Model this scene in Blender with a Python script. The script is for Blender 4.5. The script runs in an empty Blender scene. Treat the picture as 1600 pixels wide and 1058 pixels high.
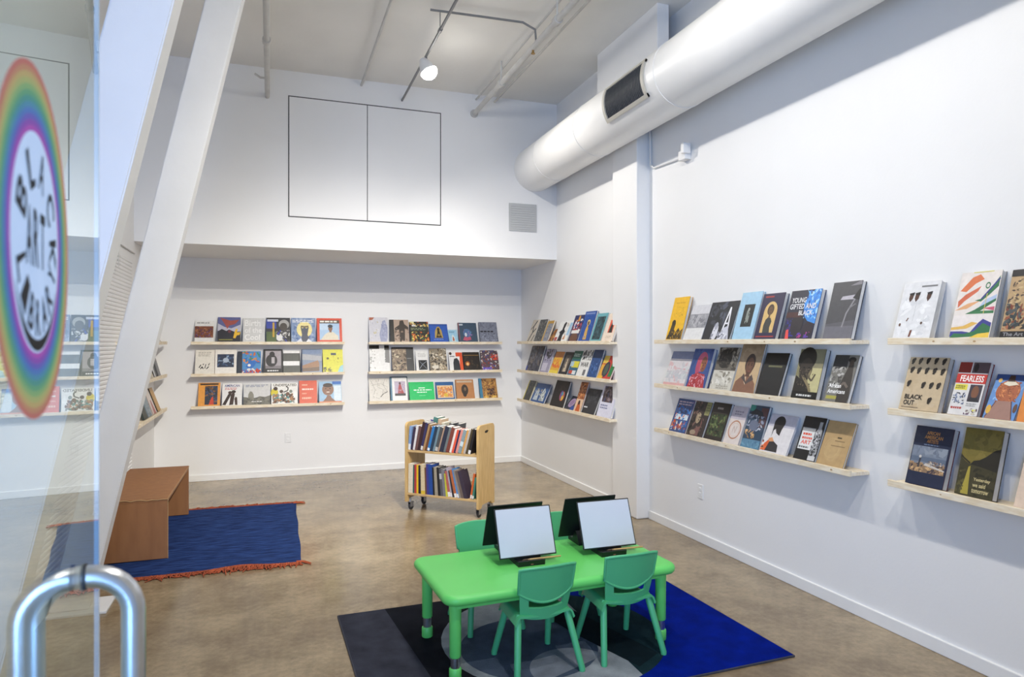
import bpy, bmesh, math, random
from mathutils import Vector, Matrix, Euler

# ------------------------------------------------------------------ camera, world, lights, exposure
scene = bpy.context.scene
COL = scene.collection
F_PX, HOR, EYE, YAW = 1060.0, 535.0, 1.6, 19.6
cam_d = bpy.data.cameras.new('camera')
cam_d.sensor_width = 36.0
cam_d.lens = F_PX / 1600.0 * 36.0
cam_d.shift_y = (HOR - 529.0) / 1600.0
cam_d.clip_start = 0.02
cam_d.dof.use_dof = True
cam_d.dof.focus_distance = 5.0
cam_d.dof.aperture_fstop = 6.3
cam = bpy.data.objects.new('camera', cam_d)
COL.objects.link(cam)
cam.location = (0, 0, EYE)
cam.rotation_euler = (math.radians(90), 0, math.radians(-YAW))
scene.camera = cam

world = bpy.data.worlds.new('world')
scene.world = world
world.use_nodes = True
wb = world.node_tree.nodes['Background']
wb.inputs[0].default_value = (0.62, 0.76, 1.0, 1)
wb.inputs[1].default_value = 0.55

def area_light(name, loc, rot, sx, sy, watts, col):
    d = bpy.data.lights.new(name, 'AREA')
    d.shape = 'RECTANGLE'; d.size = sx; d.size_y = sy
    d.energy = watts; d.color = col
    o = bpy.data.objects.new(name, d); COL.objects.link(o)
    o.location = loc; o.rotation_euler = rot
    return o
# daylight through the glazed shop front behind the camera
area_light('shopfront_daylight', (-1.75, -2.2, 1.6), (math.radians(90), 0, 0), 3.0, 2.9, 330, (0.31, 0.52, 1.0))
TRACK_X, TRACK_Z = 1.35, 4.16
LAMPS = [  # y along the track, aim point, cone degrees, watts, words
    (6.15, (3.2, 5.5, 0.4), 146, 130, 'bright lit track lamp at the far end of the ceiling rail'),
    (3.62, (0.9, 8.5, -0.6), 74, 430, 'track lamp above the table turned to the back wall'),
    (3.42, (3.2, 3.3, 0.0), 160, 70, 'track lamp above the table turned to the right wall'),
    (3.22, (-1.2, 6.2, 0.4), 96, 90, 'unseen track lamp above the table added to brighten the left wall'),  # unseen head, added to brighten the left wall and bench
    (2.20, (0.6, 8.5, -0.3), 68, 450, 'track lamp near the shop front turned to the back wall'),
    (2.02, (3.2, 2.2, 0.0), 160, 80, 'track lamp near the shop front turned to the right wall'),
    (0.90, (0.8, 3.4, 0.2), 110, 200, 'track lamp nearest the shop front'),
]
scene.view_settings.view_transform = 'Standard'
scene.view_settings.look = 'None'
scene.view_settings.gamma = 1.0
scene.view_settings.use_curve_mapping = False
scene.view_settings.exposure = 0.02

# ------------------------------------------------------------------ helpers
def lin(c):
    return c / 12.92 if c <= 0.04045 else ((c + 0.055) / 1.055) ** 2.4
def hexc(h):
    h = h.lstrip('#')
    if len(h) == 3: h = ''.join(x + x for x in h)
    return tuple(lin(int(h[i:i + 2], 16) / 255.0) for i in (0, 2, 4)) + (1.0,)

class MB:
    def __init__(self):
        self.v = []; self.f = []; self.c = []
    def add(self, vs, fs, col=None):
        n = len(self.v)
        self.v += [tuple(p) for p in vs]
        self.f += [tuple(i + n for i in f) for f in fs]
        self.c += [col] * len(fs)
        return self
    def box(self, x0, y0, z0, x1, y1, z1, col=None, M=None):
        vs = [(x, y, z) for z in (z0, z1) for y in (y0, y1) for x in (x0, x1)]
        if M: vs = [M @ Vector(p) for p in vs]
        return self.add(vs, [(0, 2, 3, 1), (4, 5, 7, 6), (0, 1, 5, 4), (2, 6, 7, 3), (0, 4, 6, 2), (1, 3, 7, 5)], col)
    def rbox(self, x0, y0, z0, x1, y1, z1, r=0.004, seg=2, M=None, col=None):
        bm = bmesh.new()
        bmesh.ops.create_cube(bm, size=1.0)
        for v in bm.verts:
            v.co = Vector(((x0 + x1) / 2 + v.co.x * (x1 - x0), (y0 + y1) / 2 + v.co.y * (y1 - y0), (z0 + z1) / 2 + v.co.z * (z1 - z0)))
        bmesh.ops.bevel(bm, geom=bm.edges[:], offset=r, segments=seg, affect='EDGES', profile=0.5)
        bm.verts.index_update()
        vs = [v.co.copy() for v in bm.verts]
        fs = [tuple(v.index for v in f.verts) for f in bm.faces]
        bm.free()
        if M: vs = [M @ p for p in vs]
        return self.add(vs, fs, col)
    def tube(self, pts, rad, n=10, cap=True, col=None, closed=False):
        pts = [Vector(p) for p in pts]; m = len(pts)
        if not hasattr(rad, '__len__'): rad = [rad] * m
        rings = []; ref = None
        for i, p in enumerate(pts):
            if closed: d = pts[(i + 1) % m] - pts[i - 1]
            elif i == 0: d = pts[1] - pts[0]
            elif i == m - 1: d = pts[-1] - pts[-2]
            else: d = (pts[i + 1] - p).normalized() + (p - pts[i - 1]).normalized()
            d.normalize()
            if ref is None:
                ref = Vector((0, 0, 1)) if abs(d.z) < 0.9 else Vector((1, 0, 0))
            a = (ref - d * ref.dot(d)).normalized(); ref = a
            b = d.cross(a)
            rings.append([p + (a * math.cos(2 * math.pi * k / n) + b * math.sin(2 * math.pi * k / n)) * rad[i] for k in range(n)])
        vs = [q for r in rings for q in r]; fs = []
        for i in range(m if closed else m - 1):
            j = (i + 1) % m
            for k in range(n):
                l = (k + 1) % n
                fs.append((i * n + k, i * n + l, j * n + l, j * n + k))
        if cap and not closed:
            fs.append(tuple(range(n))[::-1]); fs.append(tuple((m - 1) * n + k for k in range(n)))
        return self.add(vs, fs, col)
    def prism(self, poly, a, b, axis='z', col=None):
        def P(u, v, w):
            return {'z': (u, v, w), 'y': (u, w, v), 'x': (w, u, v)}[axis]
        n = len(poly)
        vs = [P(u, v, a) for u, v in poly] + [P(u, v, b) for u, v in poly]
        fs = [tuple(range(n))[::-1], tuple(range(n, 2 * n))] + [(i, (i + 1) % n, n + (i + 1) % n, n + i) for i in range(n)]
        return self.add(vs, fs, col)
    def sheet(self, fn, nu, nv, th, col=None):
        """closed slab: fn(u,v)->(front point, normal); thickness th along -normal"""
        fr = []; bk = []
        for j in range(nv + 1):
            for i in range(nu + 1):
                p, nn = fn(i / nu, j / nv)
                p = Vector(p); nn = Vector(nn).normalized()
                fr.append(p + nn * th / 2); bk.append(p - nn * th / 2)
        N = (nu + 1) * (nv + 1); fs = []
        idx = lambda i, j: j * (nu + 1) + i
        for j in range(nv):
            for i in range(nu):
                a, b, c, d = idx(i, j), idx(i + 1, j), idx(i + 1, j + 1), idx(i, j + 1)
                fs.append((a, b, c, d)); fs.append((N + d, N + c, N + b, N + a))
        for i in range(nu):
            a, b = idx(i, 0), idx(i + 1, 0); fs.append((b, a, N + a, N + b))
            a, b = idx(i, nv), idx(i + 1, nv); fs.append((a, b, N + b, N + a))
        for j in range(nv):
            a, b = idx(0, j), idx(0, j + 1); fs.append((a, b, N + b, N + a))
            a, b = idx(nu, j), idx(nu, j + 1); fs.append((b, a, N + a, N + b))
        return self.add(fr + bk, fs, col)
    def mesh(self, name, smooth=None):
        me = bpy.data.meshes.new(name)
        me.from_pydata(self.v, [], self.f)
        if any(c is not None for c in self.c):
            at = me.color_attributes.new('Col', 'FLOAT_COLOR', 'CORNER')
            buf = []
            for f, c in zip(self.f, self.c):
                buf += list(c or (0.8, 0.8, 0.8, 1)) * len(f)
            at.data.foreach_set('color', buf)
        me.update()
        bm = bmesh.new(); bm.from_mesh(me)
        if smooth != 'flat2d':
            bmesh.ops.recalc_face_normals(bm, faces=bm.faces[:])
        bm.to_mesh(me); bm.free()
        if smooth and smooth != 'flat2d':
            for p in me.polygons: p.use_smooth = True
            me.set_sharp_from_angle(angle=math.radians(smooth))
        return me
    def build(self, name, mat, parent=None, smooth=None):
        me = self.mesh(name, smooth)
        me.materials.append(mat)
        o = bpy.data.objects.new(name, me); COL.objects.link(o)
        o.parent = parent
        return o

def thing(name, label, cat, loc=(0, 0, 0), rot=(0, 0, 0), group=None):
    o = bpy.data.objects.new(name, None); COL.objects.link(o)
    o.empty_display_size = 0.05
    o.location = loc; o.rotation_euler = rot
    return tag(o, label, cat, group)
def tag(o, label, cat, group=None):
    o['label'] = label; o['category'] = cat
    if group: o['group'] = group
    return o
def struct(o, label=None):
    o['kind'] = 'structure'
    if label: o['label'] = label
    return o
def copy_tree(o, parent=None):
    c = o.copy(); COL.objects.link(c); c.parent = parent
    for ch in list(o.children):
        copy_tree(ch, c)
    return c

# ------------------------------------------------------------------ materials
MATS = {}
def mat(name, col, rough=0.5, metal=0.0, var=0.0, vscale=6.0, bump=0.0, bscale=40.0, stretch=(1, 1, 1), col2=None, spec=0.5, coat=0.0):
    m = bpy.data.materials.new(name); m.use_nodes = True
    nt = m.node_tree; N = nt.nodes; L = nt.links
    p = N['Principled BSDF']
    c = hexc(col) if isinstance(col, str) else tuple(col) + (1,)
    p.inputs['Base Color'].default_value = c
    p.inputs['Roughness'].default_value = rough
    p.inputs['Metallic'].default_value = metal
    p.inputs['Specular IOR Level'].default_value = spec
    p.inputs['Coat Weight'].default_value = coat
    tc = N.new('ShaderNodeTexCoord'); mp = N.new('ShaderNodeMapping')
    mp.inputs['Scale'].default_value = stretch
    L.new(tc.outputs['Object'], mp.inputs['Vector'])
    nz = N.new('ShaderNodeTexNoise'); nz.inputs['Scale'].default_value = vscale; nz.inputs['Detail'].default_value = 5
    L.new(mp.outputs['Vector'], nz.inputs['Vector'])
    rp = N.new('ShaderNodeValToRGB')
    if col2: c2 = hexc(col2)
    else: c2 = tuple(x * (1 - var) for x in c[:3]) + (1,)
    rp.color_ramp.elements[0].position = 0.36; rp.color_ramp.elements[1].position = 0.64
    rp.color_ramp.elements[0].color = c2; rp.color_ramp.elements[1].color = c
    L.new(nz.outputs['Fac'], rp.inputs['Fac'])
    if var or col2: L.new(rp.outputs['Color'], p.inputs['Base Color'])
    if bump:
        nb = N.new('ShaderNodeTexNoise'); nb.inputs['Scale'].default_value = bscale; nb.inputs['Detail'].default_value = 4
        L.new(mp.outputs['Vector'], nb.inputs['Vector'])
        bp = N.new('ShaderNodeBump'); bp.inputs['Strength'].default_value = bump; bp.inputs['Distance'].default_value = 0.01
        L.new(nb.outputs['Fac'], bp.inputs['Height']); L.new(bp.outputs['Normal'], p.inputs['Normal'])
    MATS[name] = m
    return m

M_WALL = mat('white wall paint', (0.87, 0.87, 0.865), 0.6, var=0.03, vscale=1.2, bump=0.05, bscale=60)
M_CEIL = mat('ceiling paint', (0.87, 0.85, 0.80), 0.75, var=0.08, vscale=1.0, bump=0.15, bscale=20)
M_TRIM = mat('trim paint', (0.86, 0.86, 0.85), 0.4, var=0.02)
M_BEAM = mat('brace paint', (0.80, 0.80, 0.80), 0.5, var=0.05, vscale=3, bump=0.12, bscale=18)
M_DUCT = mat('duct paint', (0.87, 0.87, 0.86), 0.38, var=0.05, vscale=2, bump=0.05, bscale=8)
M_PIPE = mat('pipe paint', (0.62, 0.61, 0.58), 0.5, var=0.1, vscale=8)
M_COND = mat('conduit grey', (0.24, 0.24, 0.24), 0.45, var=0.1)
M_DARK = mat('dark gap', (0.10, 0.10, 0.10), 0.8, var=0.1)
M_VENT = mat('vent grey', (0.50, 0.51, 0.51), 0.6, var=0.03)
M_GRILL = mat('grille dark', (0.06, 0.065, 0.075), 0.5, var=0.2, vscale=30)
M_GFRAME = mat('grille frame', (0.52, 0.50, 0.44), 0.5, var=0.05)
M_PINE = mat('pine board', '#f3e8d2', 0.55, vscale=5, stretch=(3, 14, 14), col2='#e6d4b4')
M_PLY = mat('birch plywood', '#cdae78', 0.45, vscale=6, stretch=(9, 9, 1.2), col2='#bd9c66')
M_PLYIN = mat('birch plywood shelf', '#cdb07e', 0.5, vscale=6, stretch=(2, 9, 9), col2='#b8986a')
M_BENCH = mat('brown board', '#946640', 0.6, vscale=4, stretch=(5, 5, 1), col2='#8a5e3a')
M_BEDGE = mat('brown board edge', '#b08c62', 0.7, var=0.15, vscale=20)
M_CHROME = mat('brushed steel', (0.68, 0.70, 0.73), 0.28, metal=1.0, var=0.08, vscale=30)
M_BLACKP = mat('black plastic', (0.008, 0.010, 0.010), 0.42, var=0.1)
M_WBOARD = mat('white drawing surface', (0.57, 0.60, 0.68), 0.45, var=0.03, vscale=3)
M_BAMBOO = mat('bamboo', '#c9a56a', 0.5, var=0.15, vscale=30)
M_BRIST = mat('bristle', '#5a4634', 0.8, var=0.2, vscale=60)
M_TABLE = mat('green table plastic', (0.125, 0.60, 0.13), 0.42, var=0.05, vscale=3, bump=0.06, bscale=200)
M_CHAIR = mat('green chair plastic', (0.075, 0.43, 0.185), 0.42, var=0.05, vscale=4, bump=0.05, bscale=200)  # table green shifted bluer and darker, cool daylight shade painted into the colour
M_RUBBER = mat('caster rubber', (0.03, 0.03, 0.035), 0.6, var=0.2)
M_CASTER = mat('caster metal', (0.42, 0.43, 0.46), 0.35, metal=0.8, var=0.1)
M_NAVY = mat('navy rug weave', '#2a4379', 0.95, vscale=9, stretch=(0.8, 6, 1), col2='#14234a', bump=0.6, bscale=25, spec=0.1)
M_ORANGE = mat('rust orange yarn', '#a8502e', 0.95, var=0.35, vscale=30)
M_PLATE = mat('outlet plate', (0.84, 0.84, 0.83), 0.4, var=0.02)
M_PAGE = mat('book pages', (0.70, 0.69, 0.66), 0.8, vscale=3, stretch=(300, 3, 3), col2='#cfccc4')
M_BRASS = mat('brass', (0.45, 0.28, 0.10), 0.35, metal=1.0, var=0.1)
M_MULL = mat('mullion dark', (0.10, 0.11, 0.12), 0.4, metal=0.5, var=0.05)

def print_mat(name, rough, var=0.10, vs=35.0, bump=0.0, spec=0.5):
    m = bpy.data.materials.new(name); m.use_nodes = True
    nt = m.node_tree; N = nt.nodes; L = nt.links; p = N['Principled BSDF']
    a = N.new('ShaderNodeAttribute'); a.attribute_name = 'Col'
    tc = N.new('ShaderNodeTexCoord')
    nz = N.new('ShaderNodeTexNoise'); nz.inputs['Scale'].default_value = vs; nz.inputs['Detail'].default_value = 4
    L.new(tc.outputs['Object'], nz.inputs['Vector'])
    mr = N.new('ShaderNodeMapRange'); mr.inputs['From Min'].default_value = 0.3; mr.inputs['From Max'].default_value = 0.7
    mr.inputs['To Min'].default_value = 1 - var; mr.inputs['To Max'].default_value = 1 + var * 0.4
    L.new(nz.outputs['Fac'], mr.inputs['Value'])
    mx = N.new('ShaderNodeMix'); mx.data_type = 'RGBA'; mx.blend_type = 'MULTIPLY'; mx.inputs['Factor'].default_value = 1
    L.new(a.outputs['Color'], mx.inputs['A']); L.new(mr.outputs['Result'], mx.inputs['B'])
    L.new(mx.outputs['Result'], p.inputs['Base Color'])
    p.inputs['Roughness'].default_value = rough
    p.inputs['Specular IOR Level'].default_value = spec
    if bump:
        nb = N.new('ShaderNodeTexNoise'); nb.inputs['Scale'].default_value = 250; nb.inputs['Detail'].default_value = 3
        L.new(tc.outputs['Object'], nb.inputs['Vector'])
        bp = N.new('ShaderNodeBump'); bp.inputs['Strength'].default_value = bump; bp.inputs['Distance'].default_value = 0.01
        L.new(nb.outputs['Fac'], bp.inputs['Height']); L.new(bp.outputs['Normal'], p.inputs['Normal'])
    return m
M_PRINT = print_mat('printed cover', 0.42)
M_CASE = print_mat('book case cloth', 0.6, 0.12, 60)
M_RUGP = print_mat('rug pile', 0.98, 0.30, 9, bump=0.7, spec=0.05)
M_DECAL = print_mat('vinyl decal', 0.5, 0.03)
def _translucent(m, f):
    nt = m.node_tree; N = nt.nodes; L = nt.links; p = N['Principled BSDF']
    t = N.new('ShaderNodeBsdfTranslucent'); mx = N.new('ShaderNodeMixShader'); mx.inputs[0].default_value = f
    L.new(p.inputs['Base Color'].links[0].from_socket, t.inputs['Color'])
    L.new(p.outputs[0], mx.inputs[1]); L.new(t.outputs[0], mx.inputs[2]); L.new(mx.outputs[0], N['Material Output'].inputs['Surface'])
_translucent(M_DECAL, 0.5)

def floor_mat():
    m = bpy.data.materials.new('polished concrete'); m.use_nodes = True
    nt = m.node_tree; N = nt.nodes; L = nt.links; p = N['Principled BSDF']
    tc = N.new('ShaderNodeTexCoord')
    def noise(s, d, ro=0.6):
        n = N.new('ShaderNodeTexNoise'); n.inputs['Scale'].default_value = s; n.inputs['Detail'].default_value = d
        n.inputs['Roughness'].default_value = ro
        L.new(tc.outputs['Object'], n.inputs['Vector']); return n
    a = noise(0.55, 6, 0.62); b = noise(3.2, 8, 0.68); c = noise(26, 5, 0.7)
    r1 = N.new('ShaderNodeValToRGB')
    e = r1.color_ramp.elements
    e[0].position = 0.32; e[0].color = hexc('#7d6c55'); e[1].position = 0.68; e[1].color = hexc('#b8a789')
    k = r1.color_ramp.elements.new(0.5); k.color = hexc('#99886c')
    L.new(a.outputs['Fac'], r1.inputs['Fac'])
    r2 = N.new('ShaderNodeValToRGB'); e = r2.color_ramp.elements
    e[0].position = 0.33; e[0].color = (0.66, 0.63, 0.60, 1); e[1].position = 0.66; e[1].color = (1.12, 1.12, 1.12, 1)
    L.new(b.outputs['Fac'], r2.inputs['Fac'])
    r3 = N.new('ShaderNodeValToRGB'); e = r3.color_ramp.elements
    e[0].position = 0.35; e[0].color = (0.80, 0.80, 0.80, 1); e[1].position = 0.70; e[1].color = (1.12, 1.12, 1.12, 1)
    L.new(c.outputs['Fac'], r3.inputs['Fac'])
    def mul(x, y):
        mx = N.new('ShaderNodeMix'); mx.data_type = 'RGBA'; mx.blend_type = 'MULTIPLY'; mx.inputs['Factor'].default_value = 1
        L.new(x, mx.inputs['A']); L.new(y, mx.inputs['B']); return mx.outputs['Result']
    o = mul(mul(r1.outputs['Color'], r2.outputs['Color']), r3.outputs['Color'])
    # pale scuffs
    v = noise(1.7, 10, 0.75); rv = N.new('ShaderNodeValToRGB'); e = rv.color_ramp.elements
    e[0].position = 0.66; e[0].color = (0, 0, 0, 1); e[1].position = 0.74; e[1].color = (0.5, 0.5, 0.5, 1)
    L.new(v.outputs['Fac'], rv.inputs['Fac'])
    mx = N.new('ShaderNodeMix'); mx.data_type = 'RGBA'; L.new(rv.outputs['Color'], mx.inputs['Factor'])
    L.new(o, mx.inputs['A']); mx.inputs['B'].default_value = hexc('#c2b49b')
    L.new(mx.outputs['Result'], p.inputs['Base Color'])
    rr = N.new('ShaderNodeMapRange'); rr.inputs['To Min'].default_value = 0.10; rr.inputs['To Max'].default_value = 0.34
    L.new(b.outputs['Fac'], rr.inputs['Value']); L.new(rr.outputs['Result'], p.inputs['Roughness'])
    bp = N.new('ShaderNodeBump'); bp.inputs['Strength'].default_value = 0.08; bp.inputs['Distance'].default_value = 0.02
    L.new(a.outputs['Fac'], bp.inputs['Height']); L.new(bp.outputs['Normal'], p.inputs['Normal'])
    return m
M_FLOOR = floor_mat()

def glass_mat():
    m = bpy.data.materials.new('door glass'); m.use_nodes = True
    nt = m.node_tree; N = nt.nodes; L = nt.links
    N.remove(N['Principled BSDF'])
    tr = N.new('ShaderNodeBsdfTransparent'); tr.inputs['Color'].default_value = (0.88, 0.96, 0.95, 1)
    gl = N.new('ShaderNodeBsdfGlossy'); gl.inputs['Roughness'].default_value = 0.0; gl.inputs['Color'].default_value = (0.92, 0.97, 0.98, 1)
    fr = N.new('ShaderNodeFresnel'); fr.inputs['IOR'].default_value = 1.5
    # both faces of the pane mirror: 2F/(1+F), counted once on the face that is turned to the ray
    m2 = N.new('ShaderNodeMath'); m2.operation = 'MULTIPLY'; m2.inputs[1].default_value = 2.0; L.new(fr.outputs[0], m2.inputs[0])
    a1 = N.new('ShaderNodeMath'); a1.operation = 'ADD'; a1.inputs[1].default_value = 1.0; L.new(fr.outputs[0], a1.inputs[0])
    dv = N.new('ShaderNodeMath'); dv.operation = 'DIVIDE'; L.new(m2.outputs[0], dv.inputs[0]); L.new(a1.outputs[0], dv.inputs[1])
    ge = N.new('ShaderNodeNewGeometry')
    iv = N.new('ShaderNodeMath'); iv.operation = 'SUBTRACT'; iv.inputs[0].default_value = 1.0; L.new(ge.outputs['Backfacing'], iv.inputs[1])
    fm = N.new('ShaderNodeMath'); fm.operation = 'MULTIPLY'; L.new(dv.outputs[0], fm.inputs[0]); L.new(iv.outputs[0], fm.inputs[1])
    mx = N.new('ShaderNodeMixShader'); L.new(fm.outputs[0], mx.inputs[0]); L.new(tr.outputs[0], mx.inputs[1]); L.new(gl.outputs[0], mx.inputs[2])
    L.new(mx.outputs[0], N['Material Output'].inputs['Surface'])
    return m
M_GLASS = glass_mat()
def emit_mat(name, col, s):
    m = bpy.data.materials.new(name); m.use_nodes = True
    p = m.node_tree.nodes['Principled BSDF']
    p.inputs['Emission Color'].default_value = tuple(col) + (1,)
    p.inputs['Emission Strength'].default_value = s
    return m
M_BULB = emit_mat('lamp lens', (1.0, 0.97, 0.92), 40)

# ------------------------------------------------------------------ flat print: layered vector shapes
_glyph = {}
def glyphs(s):
    if s not in _glyph:
        cu = bpy.data.curves.new('lettering', 'FONT'); cu.body = s; cu.size = 1.0; cu.resolution_u = 3
        cu.dimensions = '2D'; cu.fill_mode = 'BOTH'; cu.offset = 0.022
        ob = bpy.data.objects.new('lettering', cu)
        me = ob.to_mesh()
        vs = [(v.co.x, v.co.y) for v in me.vertices]; fs = [tuple(p.vertices) for p in me.polygons]
        ob.to_mesh_clear()
        bpy.data.objects.remove(ob); bpy.data.curves.remove(cu)
        x0 = min(v[0] for v in vs); x1 = max(v[0] for v in vs); y0 = min(v[1] for v in vs); y1 = max(v[1] for v in vs)
        _glyph[s] = ([((x - x0) / (x1 - x0), (y - y0) / (y1 - y0)) for x, y in vs], fs)
    return _glyph[s]

def draw(mb, ops, w, h, place, step=0.00005, seed=1):
    """ops in unit coordinates, place(x, y, lift) -> 3d point"""
    rnd = random.Random(seed); z = [0.0]
    def poly(pts, c):
        z[0] += step
        mb.add([place(x * w, y * h, z[0]) for x, y in pts], [tuple(range(len(pts)))], hexc(c))
    def ell(cx, cy, rx, ry, c, n=20):
        poly([(cx + rx * math.cos(2 * math.pi * k / n), cy + ry * math.sin(2 * math.pi * k / n)) for k in range(n)], c)
    for op in ops:
        k = op[0]
        if k == 'r': _, x0, y0, x1, y1, c = op; poly([(x0, y0), (x1, y0), (x1, y1), (x0, y1)], c)
        elif k == 'e': ell(*op[1:])
        elif k == 'p': poly(op[1], op[2])
        elif k == 'T':
            _, x0, y0, x1, y1, s, c = op
            vs, fs = glyphs(s); z[0] += step
            mb.add([place((x0 + (x1 - x0) * a) * w, (y0 + (y1 - y0) * b) * h, z[0]) for a, b in vs], fs, hexc(c))
        elif k == 'n':   # blotches
            _, x0, y0, x1, y1, cnt, s, cols = op
            for i in range(int(cnt * 2.4)):
                cx = rnd.uniform(x0, x1); cy = rnd.uniform(y0, y1)
                a0 = rnd.random() * 6.28; m = 8; el = rnd.uniform(1.0, 3.2); sz = s * rnd.uniform(.35, .85)
                ca, sa = math.cos(a0), math.sin(a0); pts = []
                for q in range(m):
                    t = 6.283 * q / m; r = rnd.uniform(.55, 1.2)
                    ex, ey = sz * math.sqrt(el) * r * math.cos(t), sz / math.sqrt(el) * r * math.sin(t)
                    px, py = ca * ex - sa * ey, (sa * ex + ca * ey) * w / h
                    pts.append((min(x1, max(x0, cx + px)), min(y1, max(y0, cy + py))))
                poly(pts, rnd.choice(cols))
                z[0] -= step * 0.85
            z[0] += step
        elif k == 'l':   # stroke
            _, pts, wd, c = op
            z[0] += step
            for (ax, ay), (bx, by) in zip(pts[:-1], pts[1:]):
                dx, dy = (bx - ax) * w, (by - ay) * h; ln = math.hypot(dx, dy) or 1
                nx, ny = -dy / ln * wd / 2 * w, dx / ln * wd / 2 * w
                q = [(ax * w + nx, ay * h + ny), (bx * w + nx, by * h + ny), (bx * w - nx, by * h - ny), (ax * w - nx, ay * h - ny)]
                mb.add([place(x, y, z[0]) for x, y in q], [(0, 1, 2, 3)], hexc(c))
                z[0] += step * 0.1
        elif k == 'b':   # lines of print too small to read
            _, x0, y0, x1, y1, cnt, c = op
            z[0] += step
            dy = (y1 - y0) / cnt
            for i in range(cnt):
                x = x0; yb = y1 - dy * (i + 0.8); end = x1 - (x1 - x0) * rnd.uniform(0, .25)
                while x < end:
                    ww = (x1 - x0) * rnd.uniform(.10, .24)
                    q = [(x, yb), (min(end, x + ww), yb), (min(end, x + ww), yb + dy * .55), (x, yb + dy * .55)]
                    mb.add([place(a * w, b * h, z[0]) for a, b in q], [(0, 1, 2, 3)], hexc(c))
                    x += ww + (x1 - x0) * .04
        elif k == 'o':   # ring
            _, cx, cy, rx, ry, wd, c = op
            z[0] += step; n = 28; vs = []; fs = []
            for q in range(n):
                t = 2 * math.pi * q / n
                for s in (1, 1 - wd):
                    vs.append(place((cx + rx * s * math.cos(t)) * w, (cy + ry * s * math.sin(t)) * h, z[0]))
            for q in range(n):
                r = (q + 1) % n; fs.append((2 * q, 2 * r, 2 * r + 1, 2 * q + 1))
            mb.add(vs, fs, hexc(c))
    return mb

def bust(cx, y0, s, skin, hair, cloth):
    return [('p', [(cx - .30 * s, y0), (cx - .27 * s, y0 + .13 * s), (cx - .10 * s, y0 + .21 * s), (cx + .10 * s, y0 + .21 * s), (cx + .27 * s, y0 + .13 * s), (cx + .30 * s, y0)], cloth),
            ('r', cx - .06 * s, y0 + .15 * s, cx + .06 * s, y0 + .30 * s, skin),
            ('e', cx, y0 + .46 * s, .155 * s, .17 * s, hair),
            ('e', cx, y0 + .41 * s, .125 * s, .15 * s, skin),
            ('e', cx, y0 + .53 * s, .13 * s, .07 * s, hair)]

# ------------------------------------------------------------------ the room
XL, XR, XRF, YB, YU, ZU, ZC = -1.235, 3.245, 3.18, 8.56, 7.36, 2.573, 4.40
YF = -0.12
struct(MB().box(XL - .2, YF - .6, -.12, XR + .2, YB + .2, 0).build('floor', M_FLOOR), 'brown mottled polished concrete floor')
struct(MB().box(XL - .2, YF, ZC, XR + .2, YB + .2, ZC + .15).build('ceiling', M_CEIL), 'grey white painted ceiling')
struct(MB().box(XL - .2, YB, 0, XRF + .2, YB + .15, ZU + .1).build('wall_back', M_WALL), 'white back wall under the overhang')
struct(MB().box(XL, YU, ZU, XRF, YB, ZC).build('wall_back_upper', M_WALL), 'white upper wall overhanging the shelves')
wr = struct(MB().box(XR, YF, 0, XR + .15, 5.39, ZC).box(XRF, 5.86, 0, XR + .15, YB, ZC).build('wall_right', M_WALL), 'white right wall with book ledges')
struct(MB().rbox(3.115, 5.39, 0, XR + .12, 5.86, ZC, .012).build('wall_pilaster', M_WALL), 'white pilaster on the right wall')
wl = struct(MB().box(XL - .15, YF, 0, XL, YB, ZC).build('wall_left', M_WALL), 'white left wall behind the braces')
# ribbed cladding on the left wall
mb = MB(); prof = []
z = 0.06; p = 0.031
while z < 2.34:
    prof += [(z, 0.004), (z + p * .25, 0.010), (z + p * .75, 0.010), (z + p, 0.004), (z + p, 0.001)]; z += p * 1.08
vs = []; fs = []
for zz, dx in prof:
    vs += [(XL + dx, 0.4, zz), (XL + dx, 7.22, zz)]
for i in range(len(prof) - 1):
    fs.append((2 * i, 2 * i + 1, 2 * i + 3, 2 * i + 2))
mb.add(vs, fs); cl = mb.build('ribbed_cladding', M_WALL, wl); cl['kind'] = 'stuff'
# baseboards
def bb(name, x0, y0, x1, y1, lab):
    struct(MB().rbox(x0, y0, 0, x1, y1, .075, .004).build(name, M_TRIM), lab)
bb('baseboard_back', XL, YB - .014, XRF, YB + .01, 'white baseboard along the back wall')
bb('baseboard_right', XR - .014, YF, XR + .01, 5.385, 'white baseboard along the near right wall')
bb('baseboard_right_far', XRF - .014, 5.87, XRF + .01, YB - .02, 'white baseboard along the far right wall')
# shop front behind the camera: header and glazed frames, daylight outside
struct(MB().box(XL, YF - .15, 3.05, XR, YF, ZC).box(.92, YF - .15, 0, XR, YF, 3.05).build('wall_front', M_WALL), 'white wall above the shop front')
w = bpy.data.objects.new('window_1', None); COL.objects.link(w); struct(w, 'glazed shop front behind the viewer')
for x in (XL + .03, -.16, .89):
    MB().rbox(x - .03, YF - .11, 0, x + .03, YF - .03, 3.05, .004).build('mullion', M_MULL, w)
MB().rbox(XL, YF - .11, 2.99, .92, YF - .03, 3.05, .004).build('transom', M_MULL, w)

# wall hatch
h = thing('wall_hatch', 'large white two leaf access hatch with thin dark outline', 'hatch', (0, YU, 0))
MB().box(.172, -.002, 2.893, 1.784, .004, 4.146).build('gap_frame', M_DARK, h)
for x0, x1 in ((.183, .973), (.981, 1.773)):
    MB().rbox(x0, -.005, 2.904, x1, .003, 4.135, .0015).build('panel', M_WALL, h)
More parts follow.
